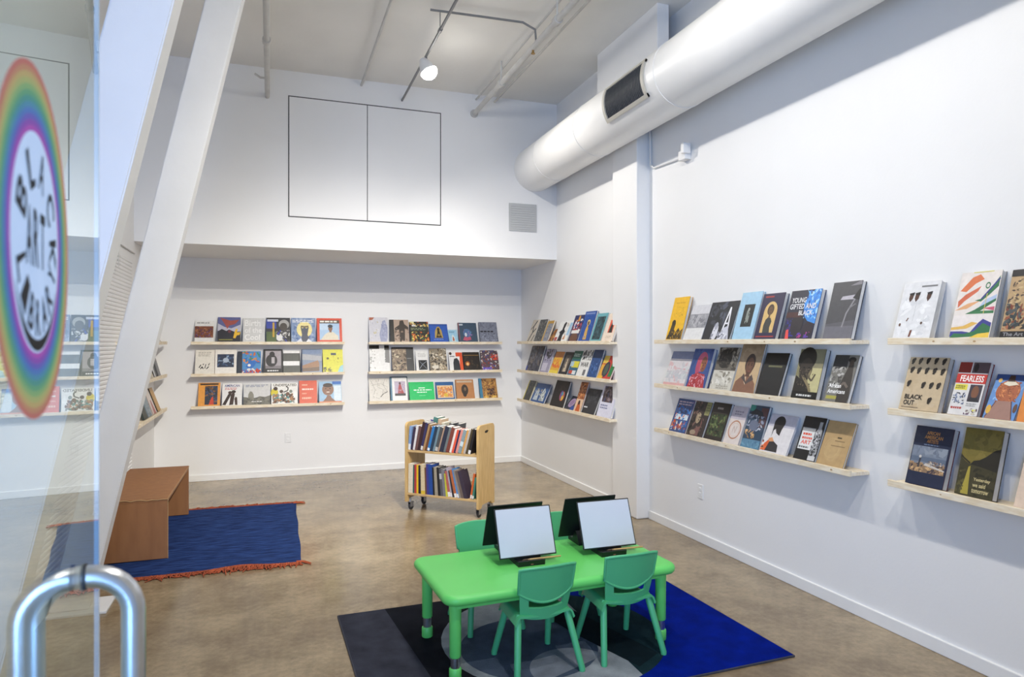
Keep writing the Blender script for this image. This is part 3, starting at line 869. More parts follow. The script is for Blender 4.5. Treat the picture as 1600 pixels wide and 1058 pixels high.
# ------------------------------------------------------------------ books
def make_book(w, h, t, case, ops, label, group, loc, rz, tilt, seed=1, name='book', pages=True):
    root = thing(name, label, 'book', loc, (-tilt, 0, rz), group)
    bt = min(.0028, t * .2); c = hexc(case)
    mb = MB()
    mb.box(-w / 2, 0, 0, w / 2, bt, h, c); mb.box(-w / 2, t - bt, 0, w / 2, t, h, c)
    mb.box(-w / 2, bt, 0, -w / 2 + bt, t - bt, h, c)
    mb.build('cover', M_CASE, root)
    MB().box(-w / 2 + bt, bt, .003, w / 2 - .003, t - bt, h - .003).build('page_block', M_PAGE, root)
    mb = draw(MB(), ops, w, h, lambda x, y, l: (x - w / 2, -.0002 - l, y), seed=seed)
    mb.build('cover_print', M_PRINT, root, 'flat2d')
    return root
def ledge(label, group, loc, rz, length, depth):
    t = thing('picture_ledge', label, 'shelf', loc, (0, 0, rz), group)
    MB().rbox(-length / 2, -depth, -.022, length / 2, 0, 0, .0015).build('board', M_PINE, t)
    MB().rbox(-length / 2, -depth - .018, -.024, length / 2, -depth, .010, .002).build('front_lip', M_PINE, t)
    rnd = random.Random(len(label) * 7 + int(loc[2] * 100))
    mk = mat('knot', '#c2a276', .6, var=.2) if 'knot' not in MATS else MATS['knot']
    for k in range(3):
        x = rnd.uniform(-length / 2 + .1, length / 2 - .1); r = rnd.uniform(.003, .006)
        MB().prism([(x + 1.6 * r * math.cos(q * .785), -.007 + r * math.sin(q * .785)) for q in range(8)], -depth - .0183, -depth - .0170, 'y').build('knot', mk, t)
    return t

K, W_ = '#141414', '#ededea'
SEP = ['#8a7a62', '#5b4c3a', '#b8a587', '#3b3128', '#cdbfa4']
GRY = ['#8e9094', '#4a4c50', '#c4c6c8', '#2c2d30']
def sil(cx, y, s, c):   # plain standing figure
    return [('e', cx, y + .86 * s, .085 * s, .09 * s, c), ('p', [(cx - .13 * s, y), (cx - .15 * s, y + .62 * s), (cx - .05 * s, y + .78 * s), (cx + .05 * s, y + .78 * s), (cx + .15 * s, y + .62 * s), (cx + .13 * s, y)], c)]
def fill(c): return [('r', 0, 0, 1, 1, c)]

# s0, s1 along the wall, height, thickness, case colour, words, art
SHELF = {}
SHELF['B1'] = [[
 (-.812, -.614, .264, .016, '#dcdad6', 'white book with wide brown picture', fill('#e2e1de') + [('r', .0, .20, .98, .74, '#7a4630'), ('n', .0, .20, .98, .74, 26, .09, ['#8c5a3c', '#5a3550', '#a06a48', '#503020', '#6a5a90']), ('b', .1, .85, .9, .95, 1, '#9a9a98')]),
 (-.572, -.328, .304, .02, '#22222e', 'dark painting book with yellow figure', fill('#5a5f90') + [('p', [(0, .45), (0, .75), (.3, .6), (.6, .55), (1, .7), (1, .4)], '#b9b7c6'), ('p', [(.1, .98), (.3, .72), (.42, .52), (.5, .66), (.75, .72), (.95, .9), (.55, .86)], '#9c4a44'), ('p', [(0, 0), (0, .42), (.18, .52), (.38, .44), (.5, .50), (.75, .40), (1, .42), (1, 0)], '#23232e'), ('e', .52, .42, .07, .06, '#6a2c3a'), ('p', [(.68, .16), (.74, .40), (.80, .54), (.88, .52), (.84, .38), (1, .40), (.96, .28), (.84, .26), (.78, .14)], '#e5b62c'), ('r', .06, .07, .66, .11, '#8b8a3a')]),
 (-.301, -.062, .296, .02, '#d8d8d6', 'pale grey book with large white lettering', fill('#cfcfcd') + [('T', .08, .66, .80, .92, 'Birth', '#e8e8e6'), ('T', .08, .38, .86, .60, 'of the', '#e8e8e6'), ('T', .08, .08, .78, .32, 'Cool', '#ecece9')]),
 (-.046, .221, .305, .018, '#2a2a30', 'blue and black collage book', fill('#33343a') + [('r', 0, .55, .42, .92, '#3948a0'), ('r', 0, .0, .42, .42, '#56683e'), ('r', .26, .2, .34, .8, '#c6a23e'), ('r', .04, .84, .5, .93, '#cfd2e2'), ('e', .74, .72, .22, .20, '#a9a9a6'), ('e', .72, .62, .16, .17, '#4b453f'), ('n', .42, .0, .98, .5, 14, .11, ['#8d8a86', '#d9d8d6', '#52504c', '#3c46a0', '#2a2a2c']), ('e', .55, .16, .13, .12, '#e3e2e0')]),
 (.233, .512, .306, .018, '#b9c4d8', 'pale blue book with crowned head and yellow halo', fill('#8196ba') + [('n', 0, 0, 1, 1, 18, .12, ['#6f87b0', '#9fb0cc', '#5d76a4']), ('e', .54, .52, .32, .33, '#f0e29c'), ('p', [(.36, 0), (.44, .30), (.38, .62), (.47, .56), (.54, .62), (.62, .56), (.72, .62), (.66, .30), (.80, 0)], '#555a66'), ('p', [(.38, .60), (.40, .68), (.54, .66), (.70, .68), (.72, .60)], '#7a6a50'), ('p', [(.2, 0), (.4, .16), (.46, 0)], '#dfe2ea'), ('p', [(.6, 0), (.7, .14), (.86, 0)], '#e9ebf0'), ('b', .05, .80, .95, .93, 2, '#eef0f6')]),
 (.529, .821, .305, .02, '#d0492e', 'red bordered book with portrait on sky', fill('#dc4f33') + [('r', .10, .08, .90, .78, '#aecbe8'), ('r', .10, .5, .45, .78, '#c6dcf0'), ('r', .10, .78, .90, .92, '#5a4a3a'), ('b', .12, .80, .9, .92, 1, '#f0ece2')] + [('p', [(.14, .08), (.30, .30), (.46, .42), (.64, .42), (.84, .26), (.86, .08)], '#e3dac4'), ('r', .49, .40, .58, .5, '#8b6248'), ('e', .535, .56, .085, .11, '#8b6248'), ('e', .53, .66, .10, .07, '#2e3440')]),
], [
 (-.807, -.604, .29, .02, '#8e3a34', 'cream book with black ink marks and red spine', fill('#e6e1d6') + [('b', .15, .72, .85, .92, 3, '#b7b2a6'), ('l', [(.2, .25), (.3, .38)], .05, K), ('l', [(.28, .2), (.36, .30), (.42, .2)], .05, K), ('l', [(.5, .22), (.55, .4)], .04, K), ('l', [(.58, .2), (.7, .3)], .05, K), ('l', [(.68, .34), (.74, .44)], .04, K), ('l', [(.4, .36), (.44, .42)], .04, K)]),
 (-.599, -.371, .294, .02, '#e8e4dc', 'cream book with dark blue photograph', fill('#ece8e0') + [('r', .10, .26, .88, .80, '#27344e'), ('n', .12, .30, .86, .78, 16, .1, ['#3a5378', '#1a2232', '#8ea5bf', '#22304a']), ('e', .5, .55, .14, .1, '#aebccd')]),
 (-.36, -.106, .273, .018, '#2c3340', 'dark spined book with blue and orange illustration', fill('#4f8fc6') + [('r', 0, 0, .20, 1, '#2b3442'), ('n', .2, .45, 1, 1, 18, .10, ['#c86a3c', '#3c7cc0', '#2f68ac', '#3d8a6a', '#d98a4a']), ('p', [(.35, .3), (.5, .58), (.85, .55), (.7, .3), (.55, .15)], '#2e6fc0'), ('r', .2, 0, 1, .16, '#b8382c'), ('n', .2, 0, 1, .22, 10, .1, ['#c23b2c', '#3a7cc0', '#e0ddd8']), ('e', .5, .36, .07, .06, '#f0eee8')]),
 (-.078, .137, .294, .02, '#141414', 'black framed book with grey portrait', fill('#1b1b1c') + [('r', .10, .18, .92, .93, '#a8a1a6'), ('r', .10, .18, .92, .30, '#7d777b')] + [('e', .42, .52, .30, .26, '#2b292b'), ('e', .45, .78, .14, .12, '#242224'), ('r', .42, .40, .58, .66, '#b9b4b7'), ('b', .2, .05, .8, .14, 1, '#e9e9e9')]),
 (.143, .334, .28, .016, '#6a6b69', 'grey book with two white bands', fill('#62645f') + [('r', 0, .88, .98, 1, '#f0f0ee'), ('r', 0, .32, .96, .52, '#f4f4f2'), ('r', .93, .52, 1, .88, '#3d3e3c')]),
 (.351, .587, .293, .018, '#33405c', 'book with brown rooftop against a hazy sky', fill('#8f9bb0') + [('p', [(0, .55), (0, .8), (1, .7), (1, .5)], '#b4b6bb'), ('r', 0, .8, 1, 1, '#7d90b0'), ('p', [(.04, .30), (.80, .52), (.86, .40), (.86, .22), (.04, .18)], '#a98468'), ('p', [(.04, .18), (.86, .24), (.86, .06), (.04, .04)], '#7d6a5c'), ('r', 0, 0, .04, 1, '#2b3550')]),
 (.598, .833, .292, .018, '#d9d54a', 'yellow green book with dark spots', fill('#e3e052') + [('p', [(.72, 0), (.85, .25), (1, .32), (1, 0)], '#9ed0dc'), ('e', .24, .60, .06, .05, '#5d5634'), ('e', .76, .60, .04, .05, '#a39c3c'), ('r', .40, .74, .66, .84, '#4c5560'), ('n', .02, .02, .45, .22, 12, .07, ['#4f4e40', '#6b6a50', '#bdb848']), ('n', .3, .4, .9, .7, 6, .03, ['#c2b53e'])]),
], [
 (-.776, -.546, .28, .018, '#d9923a', 'orange book with dark painting', fill('#e59c3f') + [('r', .30, .06, .88, .86, '#2b3140'), ('n', .30, .06, .88, .86, 22, .10, ['#2c3a5e', '#6a4a30', '#1e222c', '#46506e', '#8a5c34']), ('p', [(.48, .06), (.6, .34), (.68, .42), (.72, .06)], '#c8432c'), ('r', .08, .90, .92, .97, '#3a2a1c')]),
 (-.525, -.312, .269, .016, '#d8d5cf', 'white book with raised dark arms', fill('#e9e8e6') + [('T', .12, .84, .88, .95, 'AMERICAN', '#4a4f86'), ('b', .14, .70, .86, .82, 2, '#c9757a'), ('p', [(.02, .04), (.30, .50), (.42, .60), (.46, .50), (.18, .02)], '#2f1d18'), ('p', [(.36, .02), (.44, .48), (.56, .62), (.64, .52), (.56, .04)], '#3a231b'), ('p', [(.66, .02), (.62, .30), (.68, .40), (.76, .34), (.78, .02)], '#40281f'), ('e', .40, .58, .10, .07, '#3b241c'), ('e', .58, .62, .11, .07, '#33201a')]),
 (-.296, -.001, .259, .018, '#3c3d38', 'grey book with hazy hill and statue', fill('#d3d3d1') + [('p', [(0, 0), (0, .38), (.2, .34), (.4, .30), (.6, .40), (.8, .36), (1, .44), (1, 0)], '#747268'), ('p', [(.16, .05), (.18, .5), (.24, .64), (.32, .62), (.38, .48), (.40, .05)], '#8a877a'), ('n', 0, 0, 1, .34, 16, .09, ['#6c6a60', '#807d70', '#5a5850']), ('b', .08, .84, .95, .96, 2, '#8b93a8'), ('b', .3, .12, .8, .18, 1, '#eeeeec')]),
 (.01, .306, .259, .018, '#26221e', 'white book of fighting figures titled in capitals', fill('#ecebe6') + [('T', .08, .85, .96, .97, 'UNDEFEATED', '#5a554c'), ('e', .12, .55, .14, .2, '#d9c832'), ('n', .04, .04, .9, .50, 34, .09, ['#5a3a28', '#7a5236', '#40281c', '#8a8f8a', '#a8774c', '#4c8a86']), ('e', .16, .74, .08, .09, '#3a261c'), ('e', .38, .60, .07, .08, '#4f3a2c'), ('e', .62, .48, .07, .09, '#6a4632'), ('e', .74, .60, .06, .08, '#7c8478'), ('l', [(.46, .56), (.62, .64), (.64, .78), (.56, .84)], .045, '#40382f'), ('e', .90, .45, .08, .14, '#f6f6f2')]),
 (.323, .529, .283, .02, '#9a2f20', 'red orange book with white lettering', fill('#d9532f') + [('b', .16, .76, .52, .86, 1, '#f0c2a8'), ('b', .16, .56, .86, .68, 1, '#f6e4d6'), ('b', .16, .38, .50, .48, 1, '#e9a68a'), ('b', .16, .16, .74, .30, 1, '#eebfa6')]),
 (.552, .815, .271, .016, '#8cb5d8', 'sky blue book with smiling brown face', fill('#9cc1dd') + [('r', .6, .86, 1, 1, '#2f6fc0'), ('r', .66, .1, .98, .8, '#d7e4ec'), ('r', 0, 0, 1, .07, '#d9875c'), ('p', [(.16, .06), (.30, .22), (.36, .34), (.50, .34), (.56, .22), (.74, .06)], '#8a624c'), ('e', .40, .62, .26, .28, '#8f6851'), ('e', .40, .82, .22, .10, '#3b2a22'), ('e', .30, .66, .035, .025, '#2c1e18'), ('e', .49, .66, .035, .025, '#2c1e18'), ('e', .40, .50, .08, .025, '#e8dccf'), ('e', .40, .58, .04, .04, '#7a5643')]),
]]
SHELF['B2'] = [[
 (1.148, 1.381, .324, .016, '#c9cbd0', 'pale book with blue grey figure drawing', fill('#cdcdd4') + [('p', [(.02, .88), (.04, 1), (.30, 1), (.2, .9)], '#a85a3a'), ('p', [(.6, 0), (.54, .3), (.62, .55), (.72, .85), (.86, .9), (.98, .6), (.96, .2), (.9, 0)], '#9aa0bc'), ('n', .1, .1, .55, .85, 8, .07, ['#dcdbe0', '#c2b98e', '#b7b8c4']), ('n', .6, .1, .95, .8, 8, .07, ['#8a90b0', '#b2b7cc'])]),
 (1.405, 1.643, .297, .02, '#1c1814', 'brown photograph book with black spine band', fill('#b09a88') + [('r', 0, 0, .22, 1, '#191714'), ('p', [(.26, .62), (.5, .76), (.54, .95), (.72, .98), (.78, .8), (.98, .66), (.98, .5), (.8, .6), (.76, .0), (.5, 0), (.48, .56), (.28, .50)], '#332921'), ('n', .24, 0, 1, .6, 12, .09, ['#8a7462', '#3c3028', '#c0ac9a'])]),
 (1.656, 1.898, .276, .02, '#191713', 'black book with orange and yellow collage', fill('#2a2622') + [('n', 0, .02, 1, .5, 30, .10, ['#d9a032', '#c9642c', '#e6cf6a', '#8c3a24', '#3c5a3a', '#241f1a']), ('n', 0, .75, 1, 1, 14, .09, ['#d9b44a', '#b0502c', '#312a24', '#e4d8a0']), ('r', .05, .55, .95, .72, '#20302a'), ('b', .06, .57, .9, .70, 2, '#8c8f6a'), ('r', .12, .76, .32, .84, '#d9d7cf')]),
 (1.911, 2.148, .252, .016, '#24489a', 'blue book with golden seated figure', fill('#2f5bb2') + [('r', 0, .92, 1, 1, '#274c98'), ('p', [(.26, .22), (.30, .62), (.42, .84), (.54, .86), (.66, .64), (.72, .22)], '#b59a54'), ('p', [(.34, .24), (.42, .5), (.44, .7), (.52, .74), (.56, .5), (.66, .24)], '#2c2418'), ('e', .49, .70, .07, .09, '#3a2c1c'), ('e', .5, .38, .09, .07, '#8c7438'), ('b', .2, .12, .8, .17, 1, '#93abd8')]),
 (2.158, 2.277, .192, .01, '#9cc8e0', 'small light blue book', fill('#a3cfe6') + [('p', [(.3, .05), (.36, .5), (.5, .62), (.66, .44), (.7, .05)], '#d9e2e2'), ('p', [(.4, .1), (.44, .4), (.56, .4), (.6, .1)], '#b9694c'), ('b', .14, .74, .86, .9, 2, '#5f8fae')]),
 (2.29, 2.538, .269, .018, '#2b3b4c', 'slate book with pink and blue bloom', fill('#3b5064') + [('r', .02, .86, .26, .94, '#c3ccd2'), ('r', .0, .1, .06, 1, '#8a5a60'), ('p', [(.2, .1), (.3, .28), (.45, .24), (.62, .28), (.66, .12), (.4, .06)], '#c05a72'), ('e', .46, .46, .22, .22, '#4f6c96'), ('n', .25, .3, .75, .66, 12, .06, ['#6d8bb4', '#8a6aa0', '#4c7aa0']), ('e', .38, .38, .06, .10, '#d3dce2')]),
 (2.572, 2.819, .279, .018, '#5b6070', 'grey book of a crowd with dark lettering', fill('#7d8291') + [('n', 0, 0, 1, .45, 30, .07, ['#5c6070', '#8b90a0', '#6a6f7e', '#9a9faf']), ('n', 0, .65, 1, 1, 14, .10, ['#6d7282', '#858a99']), ('b', .05, .46, .98, .60, 1, '#2b2d36')]),
], [
 (1.154, 1.399, .337, .02, '#d5d5d4', 'white book with black painted top', fill('#e6e6e4') + [('r', 0, .86, .50, 1, '#191919'), ('r', .76, .82, 1, 1, '#1c1c1c'), ('p', [(.76, .35), (.8, .82), (1, .82), (1, .32)], '#7b7b7b'), ('n', 0, .05, .3, .85, 8, .07, ['#c9c9c6', '#a9aaa6']), ('n', .3, .1, .8, .7, 6, .06, ['#d9d9d6', '#f4f4f2'])]),
 (1.43, 1.706, .312, .02, '#2a2a2a', 'sepia book with dark right band', fill('#8a7866') + [('n', 0, 0, .66, .93, 34, .09, SEP), ('r', .66, 0, 1, 1, '#353638'), ('r', 0, .93, 1, 1, '#1c1b1a'), ('b', .7, .5, .95, .56, 1, '#8d8d8d')]),
 (1.732, 1.885, .27, .014, '#dededc', 'white book with small black square', fill('#e8e8e6') + [('r', .22, .05, .94, .54, '#191b1f'), ('l', [(.26, .1), (.56, .34), (.9, .48)], .04, '#9aa2b0'), ('l', [(.3, .48), (.56, .32), (.88, .1)], .04, '#7a8290'), ('b', .2, .70, .9, .90, 3, '#c6c6c4')]),
 (1.911, 2.132, .299, .018, '#6b6352', 'sepia sketch book without border', fill('#8d8473') + [('n', 0, 0, 1, 1, 44, .10, SEP + ['#d9d0bd', '#2c2822']), ('e', .3, .16, .2, .08, '#d9d2c2')]),
 (2.165, 2.346, .26, .014, '#d8d6d4', 'white book with orange band and dark figure', fill('#ebeae8') + [('r', .52, .74, 1, .96, '#e0532a'), ('p', [(.74, 0), (.8, .74), (1, .74), (1, 0)], '#e65a2e'), ('p', [(.28, 0), (.30, .42), (.38, .62), (.60, .66), (.74, .5), (.8, 0)], '#2c3036'), ('e', .14, .9, .10, .08, '#3a2c28'), ('b', .08, .7, .5, .8, 1, '#6a6a6c')]),
 (2.354, 2.579, .253, .016, '#151210', 'black book with glowing fire', fill('#231c18') + [('n', .05, .1, .95, .75, 20, .10, ['#382c22', '#2a2420', '#443426', '#1c1714']), ('e', .24, .36, .14, .13, '#a85a22'), ('e', .24, .34, .08, .08, '#f3c27a'), ('r', .05, .80, .95, .84, '#8a6a3a')]),
 (2.593, 2.833, .273, .018, '#4a3c46', 'crowded multicoloured mosaic book', fill('#5a4a50') + [('n', 0, 0, 1, 1, 60, .07, ['#8c3c38', '#3f4f8c', '#c9b9ac', '#4a3c58', '#2c2830', '#a86a4a', '#d9d2cc', '#6a5a8c']), ('n', .6, .5, 1, .8, 8, .09, ['#e0492c', '#c83c28']), ('n', .05, 0, .6, .14, 8, .08, ['#5c4cb0', '#7a66c0'])]),
], [
 (1.148, 1.399, .301, .016, '#d2cec6', 'beige book covered in ink sketches', fill('#d6d2ca') + [('l', [(.1, .9), (.3, .5), (.2, .2), (.5, .1)], .012, '#57524c'), ('l', [(.5, .95), (.4, .6), (.7, .5), (.6, .2)], .012, '#57524c'), ('l', [(.2, .7), (.6, .75), (.9, .6)], .012, '#67625c'), ('l', [(.8, .95), (.7, .7), (.9, .4)], .012, '#67625c'), ('l', [(.55, .18), (.7, .32), (.9, .40)], .04, '#4a4742'), ('n', .1, .1, .9, .9, 14, .05, ['#c2bdb2', '#b0aa9e', '#e2dfd8'])]),
 (1.412, 1.63, .311, .02, '#2d5470', 'teal spined white book with red figure picture', fill('#eceae8') + [('r', 0, 0, .10, 1, '#4a7a94'), ('r', 0, .96, 1, 1, '#2e4a60'), ('r', .96, 0, 1, 1, '#2e4a60'), ('r', .24, .20, .86, .80, '#b9acc0'), ('p', [(.42, .30), (.46, .55), (.52, .72), (.60, .70), (.66, .5), (.78, .3)], '#a83a3c'), ('e', .55, .72, .06, .05, '#4a2c24'), ('r', .24, .20, .86, .30, '#3b3338'), ('n', .26, .3, .84, .7, 8, .05, ['#8c7a9c', '#c9bccb', '#7a3038'])]),
 (1.649, 1.969, .244, .016, '#11934e', 'bright green landscape book with white lettering', fill('#17c167') + [('b', .38, .62, .66, .72, 1, '#dff6e6'), ('b', .18, .50, .90, .61, 1, '#e6f8ec'), ('b', .30, .38, .76, .48, 1, '#dff6e6'), ('b', .38, .22, .68, .28, 1, '#7fdca4')]),
 (1.995, 2.231, .239, .016, '#275384', 'blue bordered book with orange picture', fill('#2c5f96') + [('r', .06, .08, .94, .80, '#e2c39a'), ('r', .10, .14, .90, .72, '#d98a4a'), ('n', .10, .12, .90, .74, 24, .08, ['#e0a05a', '#c9743c', '#e8cf9a', '#8c9ab0', '#e8b87a']), ('e', .52, .24, .12, .10, '#d9b43c')]),
 (2.257, 2.498, .262, .018, '#9a6a40', 'tan book with dark carved mask', fill('#b57d4c') + [('r', .06, .84, .92, .94, '#c9b49c'), ('e', .48, .46, .19, .28, '#33261c'), ('e', .46, .22, .10, .12, '#2a1f18'), ('e', .50, .50, .06, .10, '#7a6248'), ('n', .34, .25, .62, .66, 8, .04, ['#4a3828', '#5c4632', '#241a12'])]),
 (2.572, 2.812, .271, .018, '#2c5c7c', 'teal spined book of gold and brown figures', fill('#a87c42') + [('r', 0, 0, .16, 1, '#3c7c9c'), ('n', .16, .05, 1, 1, 40, .10, ['#c99a54', '#7a5232', '#4c3424', '#b08040', '#8c5c34']), ('n', .2, 0, .9, .12, 8, .08, ['#e8c46a', '#d9a848']), ('n', .4, .15, .85, .5, 10, .09, ['#3c2a24', '#4a3634'])]),
]]
SHELF['R2'] = [[
 (8.052, 7.829, .291, .018, '#cdc2ae', 'beige book with black branches', fill('#cfc4b2') + [('l', [(.2, 0), (.5, .4), (.4, .7), (.7, .95)], .12, '#262320'), ('l', [(.5, .4), (.85, .6)], .10, '#262320'), ('l', [(.1, .55), (.45, .75)], .08, '#37332e'), ('l', [(.7, 0), (.9, .3)], .10, '#262320')]),
 (7.803, 7.571, .286, .02, '#33332f', 'dark grey patterned book', fill('#4a4a46') + [('n', .05, .05, .95, .95, 40, .09, ['#6a6a64', '#2c2c29', '#8c8c84', '#3c3c38'])]),
 (7.56, 7.371, .265, .02, '#b08a3c', 'gold spined grey book', fill('#8a8f9c') + [('r', 0, 0, .22, 1, '#c09a48'), ('r', .22, .86, 1, 1, '#b98f3a'), ('n', .22, .05, 1, .85, 16, .12, ['#6c7488', '#a8a096', '#7a7c86'])]),
 (7.35, 7.216, .179, .014, '#7a4a2c', 'small brown and gold book', fill('#8c5a30') + [('n', 0, 0, 1, 1, 14, .16, ['#d9a23c', '#5c3820', '#b0703c', '#2c1f18'])]),
 (7.193, 6.83, .256, .012, '#dcdcda', 'white landscape book with black figure', fill('#e6e6e3') + [('p', [(.28, 0), (.30, .36), (.2, .46), (.36, .58), (.34, .84), (.42, .96), (.52, .9), (.5, .6), (.62, .48), (.54, .3), (.6, 0)], '#17171a'), ('r', .02, .06, .22, .22, '#b0453a'), ('r', .02, .0, .5, .05, '#4a3a34'), ('r', .8, .3, .98, .9, '#9cc0dc'), ('p', [(.62, .1), (.74, .4), (.8, .1)], '#c98a5c'), ('n', .58, .3, .8, .9, 6, .05, ['#c9c9c6', '#b9a48c'])]),
 (6.782, 6.543, .301, .02, '#2c2f58', 'dark blue book with patterned red and white face', fill('#31345e') + [('n', .1, .3, .95, .85, 26, .10, ['#c2453a', '#e2dfdc', '#2c2a30', '#c2453a', '#4a5aa0', '#e6e6e4']), ('e', .5, .12, .42, .2, '#6a4430'), ('r', .1, .3, .9, .42, '#e4e2df'), ('e', .55, .86, .1, .12, '#d99a3c')]),
 (6.521, 6.261, .33, .02, '#1f3f86', 'blue book with golden robed figure', fill('#27509c') + [('p', [(.36, .06), (.40, .4), (.48, .55), (.60, .54), (.64, .36), (.66, .06)], '#d6a848'), ('e', .53, .62, .14, .10, '#d9c47a'), ('e', .53, .60, .08, .07, '#6a4630'), ('n', .1, .1, .9, .9, 14, .05, ['#3c6ab4', '#1c3c7c', '#6a86c0']), ('r', .1, .90, .9, .95, '#7a8cc0')]),
 (6.243, 6.012, .30, .02, '#4a96a0', 'teal bordered book with dark print', fill('#6aaab2') + [('r', .14, .06, .90, .88, '#2f4a50'), ('n', .14, .06, .90, .88, 26, .10, ['#26393e', '#3c5c62', '#1f2e32', '#4a6a70'])]),
 (5.983, 5.767, .289, .022, '#e0cdb9', 'cream book with orange square and black figure', fill('#e9d8c6') + [('r', .34, .30, .78, .76, '#dd5b3c'), ('p', [(.42, .30), (.46, .5), (.56, .72), (.64, .7), (.70, .48), (.74, .30)], '#2c2a24'), ('b', .3, .10, .8, .2, 2, '#c2b09c')]),
], [
 (8.084, 7.655, .325, .02, '#3a3d4a', 'large dark grey blue book', fill('#4c4e58') + [('n', 0, 0, 1, 1, 44, .10, ['#363843', '#5f6270', '#2a2b33', '#7a7068', '#3c3430']), ('r', 0, 0, .12, .2, '#3c4a9c')]),
 (7.607, 7.357, .292, .02, '#9c98b0', 'lilac and black book', fill('#a09cb4') + [('n', .2, .5, 1, 1, 16, .12, ['#2c2a30', '#4a4650', '#c2bed0']), ('r', .1, .06, .7, .4, '#c9c6d6')]),
 (7.316, 7.074, .266, .018, '#cc8a28', 'yellow and orange book', fill('#e2b23a') + [('r', 0, .72, 1, 1, '#c9823a'), ('n', .05, .25, .95, .66, 10, .13, ['#d9602c', '#e0722e', '#e8c23c']), ('r', .0, .0, 1, .14, '#e8cf4a')]),
 (7.048, 6.821, .265, .018, '#1c1a18', 'black book with cream figure', fill('#232120') + [('r', .24, .12, .82, .86, '#57504a'), ('p', [(.38, .12), (.44, .5), (.52, .72), (.6, .7), (.68, .4), (.72, .12)], '#c9b99c'), ('n', .26, .14, .8, .84, 10, .06, ['#7a7068', '#3c3834', '#a89a84'])]),
 (6.802, 6.592, .28, .018, '#1f5a52', 'green topped book with yellow and blue blocks', fill('#2a5e7c') + [('r', 0, .64, 1, 1, '#1f5c4c'), ('r', .2, .32, 1, .58, '#d9cf3c'), ('r', 0, .36, .4, .56, '#a9c2d0'), ('r', .1, .06, .5, .2, '#c24a32'), ('r', .5, .04, .9, .2, '#d9dde0'), ('b', .1, .76, .9, .9, 2, '#b9d2c8')]),
 (6.571, 6.331, .29, .018, '#dcdcda', 'black and white photograph book', fill('#e2e2e0') + [('n', .05, .62, .98, 1, 22, .10, ['#4a4a4c', '#2c2c2e', '#8c8c8e', '#b8b8ba']), ('T', .1, .36, .9, .54, 'WAR', '#2c2c2e'), ('r', .56, .04, .8, .26, '#6c6c6e')]),
 (6.311, 6.107, .294, .022, '#1f3c70', 'dark blue book with white pages edge', fill('#274a80') + [('r', 0, .7, 1, 1, '#1f3c66'), ('n', .05, .05, .95, .66, 20, .09, ['#3a62a0', '#1f3c6c', '#5a7cb0'])]),
 (6.082, 5.811, .243, .018, '#8c2c24', 'red yellow and green book with dark oval', fill('#c23c30') + [('r', .0, .0, .34, .62, '#d9a23a'), ('r', .74, .1, 1, 1, '#2c7a44'), ('r', .0, .66, .4, 1, '#d9b84a'), ('e', .46, .40, .24, .34, '#3a3040'), ('e', .46, .40, .14, .24, '#4a5a4c'), ('r', .0, .0, .4, .12, '#e0b03c')]),
], [
 (8.185, 7.955, .26, .02, '#c9b82c', 'black book with bright yellow spine', fill('#2f302c') + [('r', 0, 0, .10, 1, '#d9c92e'), ('n', .12, .05, .95, .95, 20, .10, ['#4a4c46', '#232420', '#5c5e56'])]),
 (7.918, 7.484, .247, .016, '#2c4a80', 'blue landscape book with two pale figures', fill('#355c96') + [('p', [(.12, .1), (.16, .5), (.26, .74), (.38, .6), (.44, .1)], '#c2cfd8'), ('p', [(.56, .1), (.58, .5), (.70, .8), (.84, .6), (.90, .1)], '#cfd6d2'), ('n', .1, .1, .9, .7, 14, .05, ['#b0a890', '#3c64a0', '#dfe4e2', '#2a4470'])]),
 (7.293, 6.918, .306, .02, '#171616', 'black book with colourful face', fill('#1e1d1e') + [('e', .70, .44, .17, .20, '#c9604c'), ('e', .66, .46, .10, .17, '#5c4a9c'), ('e', .74, .36, .08, .10, '#d9b03c'), ('e', .70, .52, .07, .06, '#4aa0a8'), ('n', .1, .6, .9, .95, 10, .10, ['#2c2824', '#3a322c', '#242222'])]),
 (6.875, 6.652, .173, .012, '#2a2c40', 'small dark book with lilac oval', fill('#2c2f3c') + [('e', .42, .50, .30, .34, '#a890b0'), ('e', .42, .50, .18, .24, '#8c7496'), ('r', .6, 0, 1, .3, '#2c4a90')]),
 (6.633, 6.465, .323, .018, '#8c4a2c', 'tall orange brown book', fill('#b0683c') + [('n', 0, .45, 1, 1, 26, .14, ['#7a4228', '#c98a54', '#4c2c20', '#d99a64']), ('r', 0, 0, 1, .42, '#e0c0a0'), ('p', [(.2, 0), (.36, .34), (.6, .36), (.8, .1), (.8, 0)], '#c2602e'), ('e', .5, .3, .14, .08, '#3c2a24')]),
 (6.439, 6.152, .267, .02, '#202022', 'charcoal book with small white mark', fill('#2f3033') + [('r', .06, .22, .34, .27, '#d9dadc'), ('n', .05, .4, .95, .95, 14, .12, ['#3a3b3f', '#28292c', '#45464a'])]),
 (6.092, 5.80, .322, .026, '#c3c6e0', 'white book with dark photograph at top', fill('#dcdcec') + [('r', .12, .46, .84, .96, '#5c4a4c'), ('n', .12, .46, .84, .96, 20, .10, ['#3a2e30', '#7a6a6c', '#2a2224', '#8c7c80', '#4a4c6a']), ('b', .12, .24, .72, .40, 2, '#8086a8')]),
]]
